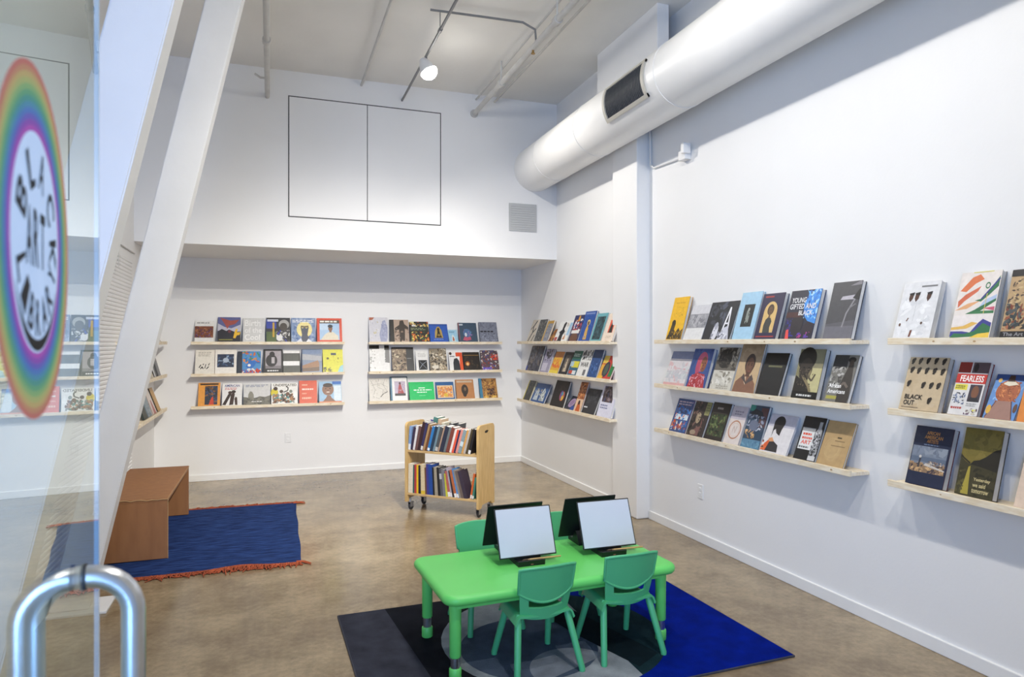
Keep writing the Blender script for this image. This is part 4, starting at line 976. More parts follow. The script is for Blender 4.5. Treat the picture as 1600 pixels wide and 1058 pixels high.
SHELF['R1'] = [[
 (4.934, 4.701, .368, .028, '#d39a14', 'yellow book with crouching dark figure', fill('#f0bb1c') + [('n', .22, .50, .80, .78, 16, .02, ['#6a5416', '#8a6c1a']), ('b', .2, .84, .86, .89, 1, '#d9a012'), ('p', [(.02, .02), (.16, .22), (.22, .40), (.34, .46), (.46, .38), (.42, .24), (.56, .18), (.70, .28), (.84, .20), (.98, .26), (.98, .02)], '#4a3a1a'), ('e', .32, .40, .12, .07, '#2a2216'), ('n', .1, .02, .95, .2, 14, .06, ['#8a6c20', '#2c2412', '#c99a1c'])]),
 (4.677, 4.433, .297, .018, '#d9d9dc', 'pale book with grey photograph band', fill('#dddddc') + [('r', 0, .34, 1, .74, '#98989d'), ('n', 0, .36, 1, .72, 22, .10, ['#8a8a90', '#a9a9ae', '#7c7c82', '#b4b4b8']), ('r', 0, .74, 1, 1, '#cfcfd3')]),
 (4.423, 4.094, .305, .02, '#17181c', 'black photograph book with white ladder shape', fill('#202126') + [('n', .05, .3, .7, 1, 16, .12, ['#2c2e34', '#18191c', '#3a3d46', '#4c5060']), ('e', .42, .20, .10, .22, '#d9dae2'), ('e', .42, .36, .06, .10, '#a6a8b4'), ('l', [(.64, .1), (.76, .84), (.88, .06)], .045, '#eeeef2'), ('l', [(.69, .42), (.83, .42)], .04, '#e4e4ea'), ('p', [(.54, 0), (.68, .3), (.84, .36), (.96, 0)], '#c6c8d4'), ('n', .3, 0, .9, .25, 10, .06, ['#e4e4ea', '#9a9ca8', '#6a6c78'])]),
 (4.063, 3.848, .354, .02, '#8fbbd6', 'light blue book with small black picture', fill('#a4cbe3') + [('r', .26, .27, .78, .74, '#282a28'), ('p', [(.44, .34), (.44, .6), (.52, .64), (.60, .58), (.60, .36)], '#8d948c'), ('e', .52, .63, .05, .04, '#a4aaa2'), ('n', .3, .3, .74, .7, 8, .05, ['#1c1e1c', '#3a3d3a'])]),
 (3.837, 3.612, .325, .03, '#241f3a', 'dark purple book with golden arch', fill('#2c2746') + [('p', [(.20, .14), (.20, .60)] + [(.50 + .30 * math.cos(math.radians(180 - k * 15)), .60 + .22 * math.sin(math.radians(180 - k * 15))) for k in range(13)] + [(.80, .14)], '#d9b776'), ('p', [(.34, .14), (.32, .30), (.36, .42), (.46, .48), (.58, .46), (.66, .38), (.62, .26), (.66, .14)], '#3e3f3c'), ('e', .50, .64, .15, .12, '#4c3a2c'), ('e', .50, .62, .09, .09, '#6a4f38'), ('e', .47, .63, .014, .008, '#1f1610'), ('e', .53, .63, .014, .008, '#1f1610'), ('e', .50, .58, .022, .007, '#3f2a20'), ('l', [(.5, .52), (.5, .46)], .08, '#6a4f38'), ('r', .12, .91, .52, .945, '#a23c3a'), ('r', .08, .045, .9, .07, '#a23c3a')]),
 (3.568, 3.293, .325, .032, '#1c2452', 'dark book with blue figure and title in capitals', fill('#2a2c3c') + [('p', [(.62, .45), (.5, .7), (.66, .96), (1, 1), (1, .3), (.74, .36)], '#3f8fe0'), ('n', .55, .4, 1, 1, 22, .08, ['#5fb0f0', '#2c6ac4', '#a4d2f4', '#3c80d4', '#23407c']), ('n', 0, .05, .5, .42, 10, .09, ['#34348c', '#2a2a50', '#44306a']), ('e', .42, .30, .20, .24, '#2b262c'), ('e', .80, .18, .18, .16, '#2c2530'), ('p', [(.12, 0), (.10, .18), (.18, .2), (.24, 0)], '#e0504c'), ('n', .5, .02, .9, .14, 6, .06, ['#a03c7c', '#5c3c9c']), ('r', 0, .44, .5, .55, '#4a2c2c'), ('T', .08, .74, .56, .85, 'YOUNG', '#dfe0e2'), ('T', .06, .61, .92, .72, 'GIFTED AND', '#dfe0e2'), ('T', .40, .48, .86, .58, 'BLACK', '#dfe0e2')]),
 (3.22, 2.992, .351, .03, '#2d2f38', 'tall grey photograph book with metal table', fill('#4d4d51') + [('r', 0, 0, 1, .22, '#6d6c74'), ('p', [(0, .22), (1, .22), (1, .32), (0, .26)], '#5c5b61'), ('p', [(.36, .68), (.42, .74), (.9, .76), (.92, .68)], '#b7b3bc'), ('l', [(.86, .68), (.66, .44), (.60, .2)], .05, '#8b8a8e'), ('l', [(.7, .52), (.92, .6)], .04, '#77767a'), ('p', [(.78, .7), (.96, .86), (1, .86), (1, .66)], '#2b2a2c'), ('p', [(.62, .92), (.95, 1), (1, 1), (1, .93)], '#827f86')]),
], [
 (4.969, 4.663, .298, .016, '#d4cfd6', 'pale pink and grey book with slate top band', fill('#d9d3d4') + [('r', .0, .78, 1, 1, '#7d86a4'), ('p', [(0, .44), (.3, .5), (.7, .48), (1, .44), (1, .5), (0, .52)], '#d2a8ae'), ('r', 0, .2, 1, .42, '#c2c4c8'), ('n', 0, .04, 1, .74, 16, .12, ['#dedadb', '#c9c6ca', '#d9b9ba', '#cfd2d2']), ('r', 0, 0, 1, .08, '#d9aaa6')]),
 (4.644, 4.38, .314, .03, '#2c4a94', 'blue book with pink headscarf portrait', fill('#3a5490') + [('n', 0, .4, 1, 1, 12, .14, ['#30487c', '#4a64a0', '#3c5a8c']), ('e', .56, .66, .26, .26, '#c75a78'), ('p', [(.28, .5), (.3, .75), (.46, .7), (.5, .36), (.36, .28)], '#b84c68'), ('e', .66, .60, .15, .20, '#8a5640'), ('p', [(.54, .44), (.52, .6), (.60, .66), (.58, .5)], '#c08a48'), ('e', .60, .63, .03, .014, '#1f1412'), ('e', .72, .63, .03, .014, '#1f1412'), ('p', [(.66, .62), (.63, .55), (.70, .55)], '#6f4232'), ('e', .66, .49, .05, .016, '#7a3038'), ('p', [(.06, 0), (.18, .3), (.46, .38), (.84, .34), (.94, 0)], '#b03a40'), ('n', .1, 0, .9, .34, 26, .06, ['#e0b6c2', '#c24a50', '#d98a98', '#9c2c34'])]),
 (4.328, 4.084, .331, .02, '#c9c5b9', 'black and white book with dark bowed head', fill('#cfcbbf') + [('r', 0, .46, 1, 1, '#6c665c'), ('n', 0, .48, 1, 1, 24, .12, ['#4a453d', '#8c867a', '#3a362f', '#a39c8e']), ('e', .40, .74, .32, .23, '#24211f'), ('n', .15, .55, .7, .95, 16, .06, ['#34302c', '#1a1816', '#4a443e']), ('n', 0, .12, 1, .44, 14, .10, ['#b4ae9f', '#dcd8cc', '#8c8678', '#e4e1d8']), ('b', .3, .03, .9, .12, 2, '#a8a294')]),
 (4.063, 3.83, .36, .016, '#b39a7c', 'tan book with portrait of a sitter in brown', fill('#c9ad86') + [('r', 0, .62, 1, 1, '#a38c70'), ('n', 0, .64, 1, 1, 10, .12, ['#9a8468', '#ae977a'])] + [('p', [(0, 0), (.06, .22), (.30, .34), (.46, .38), (.70, .34), (.94, .2), (1, 0)], '#86604c'), ('p', [(.36, .3), (.44, .22), (.52, .16), (.5, .34)], '#d9c2a4'), ('p', [(.28, .3), (.36, .40), (.5, .2), (.72, .38), (.84, .28), (.56, .18)], '#564a48'), ('e', .54, .60, .22, .20, '#3c2f2a'), ('e', .55, .54, .17, .18, '#6a4838'), ('r', .46, .33, .62, .44, '#5c3f32'), ('e', .56, .44, .06, .016, '#7d4a40'), ('p', [(.54, .58), (.53, .50), (.60, .50)], '#7a5644'), ('e', .48, .57, .028, .012, '#1c1512'), ('e', .62, .57, .028, .012, '#1c1512'), ('l', [(.44, .60), (.52, .605)], .02, '#2a1e18'), ('l', [(.58, .605), (.66, .60)], .02, '#2a1e18'), ('p', [(.64, .42), (.72, .5), (.72, .62), (.68, .5)], '#4c342a')]),
 (3.81, 3.593, .298, .022, '#0f0f10', 'plain black book with thin pale line', fill('#1a1a1b') + [('r', 0, .72, 1, 1, '#0c0c0d'), ('r', .24, .66, .84, .70, '#6c6c4c')]),
 (3.484, 3.256, .319, .036, '#23211f', 'sepia portrait book with black label at foot', fill('#8a8462') + [('p', [(.55, .2), (.5, .6), (.64, 1), (1, 1), (1, .12), (.7, .12)], '#c4bc8c'), ('r', .6, .62, 1, 1, '#8c876a'), ('e', .34, .80, .36, .24, '#221f1b'), ('e', .36, .58, .26, .24, '#37302a'), ('p', [(0, .12), (.02, .46), (.30, .36), (.62, .30), (.7, .12)], '#2a2622'), ('e', .28, .62, .04, .014, '#0f0d0b'), ('e', .48, .62, .04, .014, '#0f0d0b'), ('p', [(.37, .62), (.33, .53), (.44, .53)], '#4f453a'), ('e', .38, .47, .07, .018, '#241d18'), ('p', [(.5, .5), (.58, .6), (.6, .52), (.54, .42)], '#8a7e5e'), ('l', [(.3, .45), (.62, .24), (.7, .14)], .09, '#8a7c5c'), ('l', [(.4, .5), (.68, .36), (.78, .5)], .06, '#5a5040'), ('n', .1, .2, .7, .6, 14, .05, ['#4c443a', '#6a5f4c', '#1c1916']), ('r', 0, 0, 1, .14, '#131210'), ('b', .2, .03, .8, .10, 1, '#d6d6d2')]),
 (3.21, 3.02, .292, .026, '#3a3a3c', 'grey photograph book of a seated worker with white title', fill('#77756f') + [('r', 0, .7, .6, 1, '#3d3d3c'), ('n', 0, .3, .6, .75, 14, .11, ['#9c9a95', '#6a6864', '#b9b7b2', '#4a4946']), ('p', [(.5, 0), (.46, .3), (.6, .6), (.70, .82), (.86, .84), (.94, .5), (1, .1), (.96, 0)], '#3b3632'), ('e', .76, .90, .16, .06, '#2a2725'), ('e', .76, .84, .09, .07, '#4a3f38'), ('l', [(.46, .3), (.66, .42), (.84, .32)], .09, '#6d6259'), ('T', .06, .30, .58, .39, 'African', '#f2f2f0'), ('T', .06, .18, .80, .27, 'Americans', '#f2f2f0'), ('r', .06, .06, .5, .13, '#a8a24c')]),
], [
 (4.878, 4.65, .285, .02, '#a8443a', 'blue and red patterned book', fill('#3a4f80') + [('b', .1, .80, .95, .95, 2, '#b9a8b4'), ('n', .05, .56, .95, .8, 12, .10, ['#2c6ab4', '#233458', '#4a3c50', '#5a90c4']), ('r', .1, .38, .9, .54, '#cfdde6'), ('n', .1, .38, .9, .56, 8, .08, ['#3c7cc0', '#e4e8ea', '#c0503c']), ('n', .05, .05, .95, .36, 16, .10, ['#c2582e', '#d97a44', '#3c70b0', '#e0e0dc', '#b0402c'])]),
 (4.631, 4.422, .284, .02, '#2a2220', 'dark brown book with pale masked figure', fill('#3a302c') + [('n', 0, 0, .8, 1, 30, .10, ['#2a2320', '#5c4a40', '#4a3c36', '#1c1816', '#7a5c54']), ('e', .44, .52, .14, .16, '#a89478'), ('n', .32, .4, .58, .66, 6, .05, ['#2c2420', '#c9b998']), ('p', [(.2, .02), (.4, .2), (.7, .3), (.66, .5), (.76, .4), (.7, .02)], '#7c5650'), ('e', .36, .10, .18, .07, '#a08c76'), ('r', .72, .62, 1, 1, '#8f8d5c'), ('b', .76, .66, .98, .94, 4, '#6a6a44')]),
 (4.395, 4.184, .291, .024, '#1f1a1c', 'dark green leafy book', fill('#2c2420') + [('r', .08, .10, .92, .70, '#39442c'), ('n', .08, .10, .92, .70, 34, .10, ['#2a3322', '#53623a', '#6c7a4a', '#3c4a2e', '#1f2418', '#4a3c2c']), ('b', .3, .80, .72, .90, 1, '#9c948c'), ('l', [(.1, .72), (.9, .72)], .02, '#5c5448')]),
 (4.162, 3.995, .283, .022, '#d2c9cc', 'pale book with terracotta ring', fill('#ddd2cb') + [('r', 0, .66, 1, 1, '#c3bac2'), ('b', .2, .76, .84, .90, 2, '#8f8794'), ('o', .50, .38, .40, .25, .14, '#bb8363'), ('o', .50, .38, .30, .18, .06, '#d9b8a4'), ('l', [(.38, .3), (.42, .48), (.56, .3), (.6, .48)], .05, '#cdb9ae')]),
 (3.969, 3.782, .307, .022, '#27435c', 'dark blue collage book of patterned faces', fill('#31465a') + [('r', 0, .86, .28, 1, '#3c8a7c'), ('r', .62, .5, 1, .96, '#5a3c3c'), ('p', [(.06, .8), (.3, .92), (.7, .86), (.9, .7), (.3, .7)], '#1f242e'), ('n', .02, .5, .5, .78, 10, .10, ['#9aa2b4', '#b8bec8', '#5c6880']), ('n', .5, .4, .95, .76, 10, .09, ['#8f98ac', '#c2c6d0', '#4a5468']), ('e', .42, .52, .24, .14, '#6c7488'), ('n', .05, .22, .6, .42, 10, .08, ['#c9a06c', '#e0b884', '#3a4a60', '#9c7a54']), ('r', 0, 0, 1, .2, '#5c86a0'), ('n', 0, 0, 1, .2, 6, .09, ['#4a7490', '#6c98b0'])]),
 (3.77, 3.521, .272, .014, '#d4d2d8', 'white book with black profile silhouette', fill('#e0dcdc') + [('r', 0, .68, 1, 1, '#c2bfca'), ('p', [(.0, .04), (.10, .22), (.22, .34), (.30, .36), (.24, .1), (.2, .04)], '#d9602e'), ('n', .0, .04, .2, .3, 6, .05, ['#3a2c24', '#e0703c']), ('p', [(.20, .36), (.32, .40), (.42, .30), (.24, .28)], '#d99a68'), ('p', [(.18, .04), (.26, .28), (.42, .30), (.60, .22), (.64, .04)], '#2e2c2f'), ('p', [(.26, .40), (.28, .58), (.34, .62), (.40, .52), (.54, .46), (.56, .62)] + [(.42 + .20 * math.cos(math.radians(k)), .78 + .18 * math.sin(math.radians(k))) for k in range(0, 200, 20)] + [(.24, .62)], '#221f20')]),
 (3.455, 3.278, .283, .02, '#121212', 'black book with patterned bottle and orange lettering', fill('#161617') + [('r', .06, .24, .66, .74, '#e4e4e2'), ('r', .06, .66, .66, .74, '#9c9c9c'), ('b', .14, .46, .62, .64, 2, '#e0563a'), ('T', .14, .36, .60, .45, 'ART', '#df4f34'), ('b', .1, .26, .62, .33, 1, '#6c6c6a'), ('p', [(.66, .02), (.66, .55), (.72, .70), (.76, .76), (.76, .9), (.90, .9), (.90, .76), (.96, .70), (.98, .55), (.98, .02)], '#9b9c9e'), ('n', .66, .04, .98, .68, 30, .06, ['#3a3a3e', '#d9d9da', '#5c5c60', '#1f1f22', '#b4b4b8']), ('r', .66, .02, .98, .12, '#cfcfce')]),
 (3.262, 3.06, .279, .016, '#a88a5c', 'plain kraft tan book', fill('#b8996a') + [('e', .46, .36, .3, .26, '#bd9f70'), ('o', .40, .40, .28, .22, .04, '#c6a979'), ('r', .5, .62, .66, .65, '#4c3f2c'), ('r', .44, .55, .80, .575, '#8f7650'), ('r', .34, .44, .86, .46, '#8f7650')]),
]]
SHELF['R0'] = [[
 (2.732, 2.50, .307, .034, '#c9c9c9', 'white book with three small brown heads', fill('#dddee0') + [('n', .05, .05, .95, .75, 16, .14, ['#e4e5e7', '#d2d4d7', '#ecedee']), ('r', .5, .90, .92, .93, '#77787a')] + sum([[('p', [(x - .04, .80), (x - .045, .70), (x, .64), (x + .06, .70), (x + .08, .80)], '#4a2c22'), ('p', [(x - .06, .80), (x + .09, .82), (x + .08, .76), (x - .03, .77)], '#1c1a1c')] for x in (.26, .42, .74)], []) + [('e', .12, .24, .03, .03, '#6a4a3c'), ('l', [(.28, .3), (.32, .36)], .03, '#6a4a3c'), ('e', .70, .26, .03, .025, '#5c463c'), ('p', [(.42, .02), (.44, .14), (.5, .14), (.47, .02)], '#7a4a3c'), ('l', [(.45, .3), (.45, .6)], .008, '#b9bbbe')]),
 (2.412, 2.20, .332, .03, '#9a9894', 'white book with orange and green painted landscape', fill('#e4dcd6') + [('p', [(.04, .72), (.3, .92), (.48, .96), (.6, .88), (.4, .82), (.2, .70)], '#d9764a'), ('p', [(.04, .56), (.2, .66), (.56, .78), (.5, .70), (.2, .56), (.06, .46)], '#cf6a4c'), ('p', [(.0, .42), (.3, .52), (.62, .56), (.3, .44)], '#e0a878'), ('p', [(.46, .56), (.6, .58), (.78, .72), (.98, .92), (.98, .76), (.8, .64), (.62, .54)], '#2f7048'), ('l', [(.62, .58), (.98, .88)], .04, '#3a3c84'), ('o', .72, .78, .06, .05, .4, '#35784e'), ('p', [(.28, .36), (.5, .42), (.98, .60), (.98, .54), (.6, .38)], '#2f7048'), ('p', [(.6, .46), (.98, .58), (.98, .64), (.7, .56)], '#aec0dc'), ('p', [(.6, .40), (.98, .40), (.98, .36), (.3, .36)], '#3d7a4e'), ('p', [(.7, .44), (.98, .46), (.98, .40)], '#c85a74'), ('r', .0, .20, 1, .34, '#e6dfdc'), ('p', [(0, .16), (.3, .18), (.5, .24), (.66, .22), (.4, .14), (0, .12)], '#e0b45c'), ('p', [(0, .02), (0, .10), (.3, .10), (.5, .08), (.66, .22), (.76, .28), (.98, .22), (.98, .12), (.7, .08), (.4, .02)], '#3a3f8c'), ('p', [(0, .0), (.1, .07), (.36, .06), (.6, .1), (.78, .22), (.98, .16), (.98, .08), (.6, .02)], '#2f7048'), ('p', [(.5, 0), (.7, .06), (.98, .08), (.98, 0)], '#e2c04c'), ('r', .3, .985, .8, 1, '#d9d06a'), ('l', [(.74, .36), (.74, .66)], .015, '#d9c46a')]),
 (2.17, 1.94, .324, .03, '#16161a', 'black banded book with sepia crowd scene', fill('#b89a72') + [('n', .02, .48, 1, .86, 44, .06, ['#5c4a3a', '#8c7454', '#d0b88c', '#4a3c3a', '#c2a878']), ('n', .02, .12, 1, .5, 50, .08, ['#7a3c2c', '#2f3a3e', '#4c5254', '#8c5038', '#39302c', '#a8684a']), ('r', 0, .90, 1, 1, '#17171c'), ('r', 0, 0, 1, .09, '#17171c'), ('T', .06, .02, .62, .075, 'The Art of', '#8c8c90'), ('r', .70, .02, .95, .08, '#d9d9dc')]),
], [
 (2.697, 2.457, .285, .034, '#8a7c68', 'beige book of black head silhouettes and bold title', fill('#c6b292') + [('n', .04, .04, .96, .96, 8, .2, ['#c9b698', '#c2ad8c'])] + sum([[('e', x, y, .045, .05, '#241f1c'), ('p', [(x - .03, y), (x + .03, y), (x + .01, y - .07), (x - .04, y - .06)], '#241f1c'), ('e', x + .03, y + .03, .03, .03, '#2c2622')] for x, y in ((.10, .93), (.28, .93), (.48, .94), (.68, .94), (.88, .93), (.12, .76), (.30, .75), (.50, .75), (.70, .75), (.90, .74), (.12, .50), (.50, .48), (.70, .48), (.88, .48), (.74, .20))], []) + [('T', .10, .20, .56, .29, 'BLACK', '#1f1b18'), ('T', .10, .09, .38, .18, 'OUT', '#1f1b18'), ('r', .06, .045, .5, .055, '#7a6a54')]),
 (2.422, 2.259, .27, .028, '#7c2c28', 'magazine style book with red masthead', fill('#dcdad8') + [('r', 0, .80, .42, 1, '#8e2a26'), ('r', .46, .80, 1, 1, '#5c4a50'), ('e', .58, .90, .08, .08, '#2c2226'), ('r', 0, .60, 1, .78, '#c02f2a'), ('T', .14, .63, .92, .75, 'FEARLESS', '#f6f2ee'), ('r', .03, .47, .45, .58, '#dfd44c'), ('b', .06, .49, .42, .56, 2, '#6a642c'), ('r', .54, .26, .94, .58, '#3c3440'), ('e', .74, .44, .12, .12, '#7a4f38'), ('p', [(.56, .26), (.62, .34), (.86, .34), (.92, .26)], '#24242c'), ('n', .04, .2, .46, .42, 16, .06, ['#3c3f48', '#7a86a0', '#d9dadd', '#5c6a8c']), ('b', .06, .10, .46, .17, 1, '#b0403c'), ('n', .54, .02, .96, .14, 10, .06, ['#d9d24a', '#5a3c54', '#c9c4b4']), ('b', .55, .17, .95, .24, 2, '#9c9c9c')]),
 (2.24, 2.099, .227, .02, '#2c4c84', 'blue book with braided hair seen from behind', fill('#5c8cc8') + [('r', 0, .86, 1, 1, '#2a4a86'), ('e', .16, .86, .06, .05, '#e0b45c'), ('n', .0, .4, 1, .8, 6, .1, ['#7aa6d8', '#8cb4e0']), ('e', .52, .62, .38, .26, '#a85a34'), ('n', .2, .38, .86, .84, 44, .05, ['#c2703c', '#7a3c24', '#d98a50', '#94482a']), ('p', [(.4, .82), (.44, .98), (.60, .98), (.64, .82)], '#3a2218'), ('p', [(.3, .78), (.4, .84), (.66, .84), (.78, .78), (.5, .74)], '#e6ddc6'), ('p', [(.06, 0), (.24, .40), (.74, .40), (.92, 0)], '#9a7468'), ('l', [(.06, .02), (.26, .40)], .03, '#5a2c24'), ('l', [(.9, .02), (.74, .40)], .03, '#5a2c24'), ('e', .1, .2, .08, .1, '#d9a83c'), ('e', .92, .26, .06, .1, '#5a3828')]),
 (2.088, 1.94, .303, .02, '#c2682c', 'orange spined book with cream panel', fill('#dd8a42') + [('r', .28, .04, .96, .94, '#e6d2c4'), ('r', .34, .12, .9, .7, '#d9a890'), ('e', .62, .44, .2, .16, '#8c4a3c')]),
], [
 (2.658, 2.43, .307, .036, '#5c2424', 'navy book with harbour painting and orange title', fill('#1b2540') + [('r', .02, .22, .95, .66, '#76808f'), ('r', .02, .40, .95, .48, '#5f6c80'), ('n', .02, .50, .95, .66, 10, .14, ['#7d8797', '#8c95a2', '#6a7484']), ('r', .02, .22, .95, .36, '#94785c'), ('n', .02, .22, .95, .38, 40, .06, ['#b9966c', '#5c4a44', '#d0ab7c', '#433a40', '#8c7258', '#3a3440']), ('p', [(.40, .34), (.96, .28), (.96, .30), (.44, .38)], '#c9c2ba'), ('n', .5, .34, .92, .42, 12, .04, ['#d0c2ae', '#a88c74', '#6a5c5c']), ('l', [(.26, .3), (.28, .46)], .045, '#3c3c44'), ('e', .27, .48, .035, .025, '#cfcac2'), ('T', .32, .86, .66, .92, 'AFRICAN', '#c2894c'), ('T', .28, .79, .76, .85, 'AMERICAN', '#c2894c'), ('T', .36, .72, .66, .78, 'ARTISTS', '#c2894c'), ('b', .3, .675, .72, .705, 1, '#6c7c98')]),
 (2.388, 2.185, .327, .038, '#4a4434', 'olive landscape book with road and cream title', fill('#7a6c30') + [('n', 0, .55, 1, 1, 12, .2, ['#74682e', '#817336', '#6c602a']), ('p', [(0, 0), (0, .56), (.14, .50), (.28, .46), (.5, .46), (1, .40), (1, 0)], '#3f3b26'), ('p', [(.28, .46), (.36, .52), (.5, .54), (.66, .60), (.84, .70), (1, .74), (1, .40), (.6, .44)], '#232019'), ('p', [(0, .56), (0, .60), (.1, .55), (.28, .49), (.28, .46)], '#2a271d'), ('p', [(.12, .02), (.20, .2), (.25, .42), (.30, .44), (.33, .2), (.36, .02)], '#a8993f'), ('n', 0, .02, .2, .4, 8, .08, ['#4f4a2c', '#5c5632', '#37341f']), ('n', .4, .02, 1, .42, 14, .10, ['#35321f', '#46412a', '#2c291b']), ('T', .44, .22, .88, .28, 'Yesterday', '#cfc08c'), ('T', .44, .145, .78, .205, 'we said', '#cfc08c'), ('T', .44, .06, .88, .12, 'tomorrow', '#cfc08c')]),
 (2.1, 1.93, .308, .02, '#c9b8a8', 'beige book with dark red block', fill('#dcc6b2') + [('r', 0, .86, 1, 1, '#a8937c'), ('r', .30, .34, 1, .62, '#a8322c'), ('T', .30, .2, .7, .28, 'L', '#5c4a3c'), ('r', .3, .16, .6, .17, '#8c7a68')]),
]]
GRP = {
 'B1': ('B', 8.56, .12, [1.598, 1.234, .866], (-.845, .845), "left back-wall rack"),
 'B2': ('B', 8.56, .12, [1.598, 1.234, .866], (1.14, 2.86), "right back-wall rack"),
 'R2': ('R', 3.18, .12, [1.604, 1.238, .862], (5.76, 8.32), "far side-wall rack"),
 'R1': ('R', 3.245, .125, [1.612, 1.240, .860], (2.985, 5.07), "middle right-wall rack"),
 'R0': ('R', 3.245, .125, [1.612, 1.240, .860], (.75, 2.735), "nearest right-wall rack"),
 'L1': ('L', XL, .12, [1.60, 1.236, .862], (6.5, 8.44), "left-wall rack"),
}
SHELF['L1'] = [[
 (7.66, 7.88, .27, .02, '#8a6a4a', 'brown book half hidden', fill('#b59a78')),
 (7.96, 8.18, .27, .02, '#cfc8b8', 'beige book', fill('#c9c0ae') + [('r', .1, .1, .9, .5, '#b0a490')]),
], [
 (7.26, 7.46, .29, .02, '#2a3050', 'navy book', fill('#2c3558')),
 (7.50, 7.72, .28, .02, '#b9ac98', 'speckled beige book', fill('#c2b6a4') + [('n', 0, 0, 1, 1, 20, .06, ['#8c8070', '#d9cfc0'])]),
 (7.76, 7.94, .31, .03, '#1c1c1e', 'black and white book', fill('#c9c9c9') + [('r', .5, 0, 1, 1, '#232325')]),
 (7.98, 8.18, .32, .034, '#4a4b4e', 'dark grey book', fill('#77787a') + [('r', 0, 0, .3, 1, '#2f3032')]),
], [
 (7.18, 7.38, .30, .02, '#26302c', 'dark green book with red mark', fill('#2f3c38') + [('r', .3, .5, .9, .7, '#b05a40')]),
 (7.42, 7.64, .30, .024, '#7a8a94', 'grey blue book', fill('#8c9ca6') + [('n', 0, 0, 1, 1, 14, .1, ['#6c7c88', '#a8b4ba', '#5c7080'])]),
 (7.70, 7.92, .29, .02, '#c2a8a0', 'white and pink book', fill('#e2d8d2') + [('p', [(.2, 0), (.4, .5), (.6, .5), (.8, 0)], '#b0605a')]),
 (7.98, 8.18, .26, .03, '#2c2620', 'tan book with dark edge', fill('#c2964c')),
]]
ROWN = ['top', 'middle', 'bottom']
sd = 11
for g, rows in SHELF.items():
    kind, wall, D, zs, (e0, e1), place = GRP[g]
    rz = {'B': 0, 'R': -math.pi / 2, 'L': math.pi / 2}[kind]
    for ri, row in enumerate(rows):
        z = zs[ri]; mid = (e0 + e1) / 2
        loc = {'B': (mid, wall, z), 'R': (wall, mid, z), 'L': (wall, mid, z)}[kind]
        ledge(f'{ROWN[ri]} pine picture ledge of the {place}', 'pine picture ledges', loc, rz, e1 - e0, .130)
        for (s0, s1, h, t, case, words, ops) in row:
            sd += 1; w = abs(s1 - s0); c = (s0 + s1) / 2
            if kind == 'R' and g in ('R1', 'R0'): w = max(.1, w - t * .55) if t > .024 else w
            a = .3
            for _ in range(30):
                f = h * math.sin(a) + t * math.cos(a) - (D - .002); a -= f / (h * math.cos(a) - t * math.sin(a))
            zz = z + t * math.sin(a) + .0005
            loc = {'B': (c, wall - D, zz), 'R': (wall - D, c, zz), 'L': (wall + D, c, zz)}[kind]
            make_book(w, h, t, case, ops, f'{words}, {ROWN[ri]} ledge, {place}', 'books on the picture ledges', loc, rz, a, sd)

# books on the cart
ORD = ['first', 'second', 'third', 'fourth', 'fifth', 'sixth', 'seventh', 'eighth', 'ninth', 'tenth', 'eleventh', 'twelfth', 'thirteenth', 'fourteenth', 'fifteenth', 'sixteenth', 'seventeenth', 'eighteenth', 'nineteenth', 'twentieth', 'twenty-first', 'twenty-second', 'twenty-third', 'twenty-fourth', 'twenty-fifth', 'twenty-sixth', 'twenty-seventh']
def cart_book(t, h, dep, c, words, x, z, lean, y0, lab2, order, where):
    root = thing('book', f'{words} book, {order} from the left on {where}', 'book', (0, 0, 0), (0, 0, 0), 'books on the cart')
    col = hexc(c); bt = min(.002, t * .2); mb = MB()
    mb.box(0, 0, 0, t, .003, h, col); mb.box(0, .003, 0, bt, dep, h, col); mb.box(t - bt, .003, 0, t, dep, h, col)
    mb.build('cover', M_CASE, root)
    MB().box(bt, .003, .003, t - bt, dep - .003, h - .003).build('page_block', M_PAGE, root)
    mb = MB()
    if lab2:
        mb.box(.001, -.0008, lab2[0] * h, t - .001, .001, lab2[1] * h, hexc(lab2[2])); mb.build('spine_label', M_CASE, root)
    M = Matrix.Translation(cc) @ Matrix.Rotation(CA, 4, 'Z') @ Matrix.Translation((x, y0, z)) @ Matrix.Rotation(lean, 4, 'Y')
    if lean < 0: M = Matrix.Translation(cc) @ Matrix.Rotation(CA, 4, 'Z') @ Matrix.Translation((x + t * math.cos(lean), y0, z)) @ Matrix.Rotation(lean, 4, 'Y') @ Matrix.Translation((-t, 0, 0))
    else: M.translation.z += t * math.sin(lean)
    root.location = M.to_translation(); root.rotation_euler = M.to_euler()
